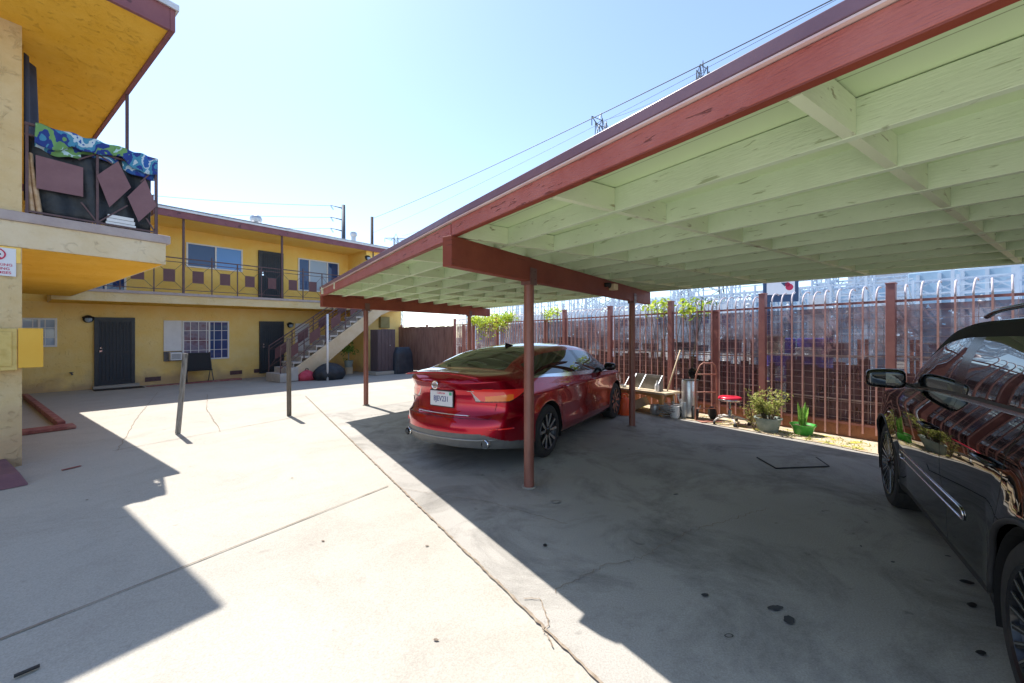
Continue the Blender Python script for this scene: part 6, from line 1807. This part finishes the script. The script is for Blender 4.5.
# transmission towers
def tower(loc, rot, h, lb, arm=4.2, r=.09, m_='darkmetal'):
    t = thing('transmission_tower', lb, 'pylon', loc, rot, group='transmission towers')
    mb = MB(); lv_ = [(0, 3.2), (h*.45, 1.7), (h*.78, .9), (h, .75)]
    for (z0_, w0_), (z1_, w1_) in zip(lv_[:-1], lv_[1:]):
        n = max(3, int((z1_-z0_)/2.4))
        for k in range(n):
            t0_, t1_ = k/n, (k+1)/n; za, zb_ = z0_+(z1_-z0_)*t0_, z0_+(z1_-z0_)*t1_; wa, wb = w0_+(w1_-w0_)*t0_, w0_+(w1_-w0_)*t1_
            ca = [Vector((sx*wa, sy*wa, za)) for sx, sy in ((-1, -1), (1, -1), (1, 1), (-1, 1))]; cb = [Vector((sx*wb, sy*wb, zb_)) for sx, sy in ((-1, -1), (1, -1), (1, 1), (-1, 1))]
            for i in range(4): mb.bar(ca[i], cb[i], r*1.5, r*1.5); mb.bar(ca[i], cb[(i+1) % 4], r, r); mb.bar(ca[(i+1) % 4], cb[i], r, r)
    mb.build('mast', M[m_], t)
    for z in (h-.3, h-4.6, h-8.9):
        mb = MB()
        for sg in (-1, 1):
            for yy in (-.6, .6): mb.bar((sg*.7, yy, z), (sg*arm, 0, z), r, r); mb.bar((sg*.7, yy, z+(.0)), (sg*arm*.55, 0, z-.9), r*.8, r*.8)
            mb.bar((sg*.7, 0, z-1.3), (sg*arm, 0, z), r, r); mb.bar((sg*arm, 0, z), (sg*arm, 0, z-1.7), r*1.3, r*1.3)
        mb.bar((-.7, .6, z), (.7, .6, z), r, r)
        mb.build('cross_arm', M[m_], t)
    mb = MB()
    for sg in (-1, 1): mb.bar((sg*.7, 0, h), (sg*.0, 0, h+1.6), r, r)
    mb.build('peak', M[m_], t)
    return t
def px3(x, y, Y): return Vector(((x-512)/390*Y, Y, 1.54+(337-y)/390*Y))
M['pylon'] = mat('pylon_steel', (.05, .06, .08), (.09, .10, .12), rough=.5, metal=.3)
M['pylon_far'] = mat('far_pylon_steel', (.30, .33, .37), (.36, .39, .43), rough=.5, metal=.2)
for (x, y, Y, lb, r, rt_, mm_, arm) in ((703, 74, 60, 'transmission tower top peeking over the carport roof, nearer one', .08, .95, 'pylon', 2.3), (601, 124, 75, 'transmission tower top peeking over the carport roof, farther one', .09, .8, 'pylon', 3.2), (396, 240, 165, 'pale distant transmission tower left of the carport eave', .14, .12, 'pylon_far', 4.6)):
    p = px3(x, y, Y); tower((p.x, p.y, 0), rt_, p.z+ (1.0 if Y > 100 else .5), lb, arm=arm, r=r, m_=mm_)
# steel monopole with three curved arms
p = px3(343.5, 205, 60); sp_ = thing('steel_pole', 'tall dark steel utility pole with three arms curving left above the roof', 'utility pole', (p.x, p.y, 0), 0)
mb = MB(); mb.tube([(0, 0, 0), (0, 0, p.z)], [.45, .26], 12); mb.build('shaft', M['pylon'], sp_, smooth=True)
for z in (p.z-.25, p.z-2.05, p.z-3.75):
    mb = MB(); mb.tube([(0, 0, z-.3), (-.9, 0, z-.05), (-1.7, 0, z+.15), (-2.0, 0, z+.15)], [.09, .08, .06, .05], 8)
    mb.tube([(-1.9, 0, z+.15), (-1.5, 0, z-.45)], .03, 5); mb.tube([(-2.0, 0, z+.1), (-1.6, 0, z-.5)], .03, 5); mb.build('arm', M['pylon'], sp_, smooth=True)
p2 = px3(372, 217, 35); wp = thing('wooden_pole', 'dark wooden utility pole rising behind the far roof', 'utility pole', (p2.x, p2.y, 0), 0)
mb = MB(); mb.tube([(0, 0, 0), (0, 0, p2.z)], [.17, .13], 12); mb.build('shaft', mat('dark_pole_wood', (.05, .035, .03), (.09, .06, .05), rough=.8, scale=6), wp, smooth=True)
mb = MB(); mb.bar((0, 0, p2.z-2.65), (.75, 0, p2.z-2.8), .07, .07); mb.tube([(.45, 0, p2.z-2.75), (.75, 0, p2.z-2.7)], .12, 8); mb.build('bracket_arm', M['darkmetal'], wp)
# overhead wires
M['cable'] = mat('cable', (.06, .06, .07), rough=.6)
def wire(a, b, sag, r, lb, m_='cable'):
    a, b = Vector(a), Vector(b); mb = MB(); n = 28
    mb.tube([a.lerp(b, k/n)-Vector((0, 0, sag*4*(k/n)*(1-k/n))) for k in range(n+1)], r, 5, caps=False)
    o = mb.build('overhead_wire', M[m_], smooth=True); tag(o, lb, 'wire', 'overhead wires'); return o
wire(p2+Vector((0, 0, -.15)), px3(860, -14, 9), .25, .016, 'black cable running from the wooden pole up over the carport')
wire(p2+Vector((.1, 0, -1.4)), px3(900, -34, 9.5), .3, .007, 'thin faint wire just beneath the black cable over the carport')
for i, (z, yl) in enumerate(((-.10, 192), (-1.9, 209), (-3.6, 222))):
    wire(Vector((p.x-2.0, p.y, p.z+z)), px3(40, yl-9, 56), .6, .028, ('top', 'middle', 'lowest')[i]+' wire running left from the three armed steel pole')
wire(px3(601, 121, 75), px3(703, 75, 60), .8, .03, 'wire strung between the two tower tops')
wire(px3(616, 129, 75), px3(402, 236, 165), 2.5, .04, 'wire from the farther tower top to the distant pale tower')
wire(px3(716, 73, 60), px3(900, -30, 30), .5, .02, 'wire leaving the nearer tower top to the right')
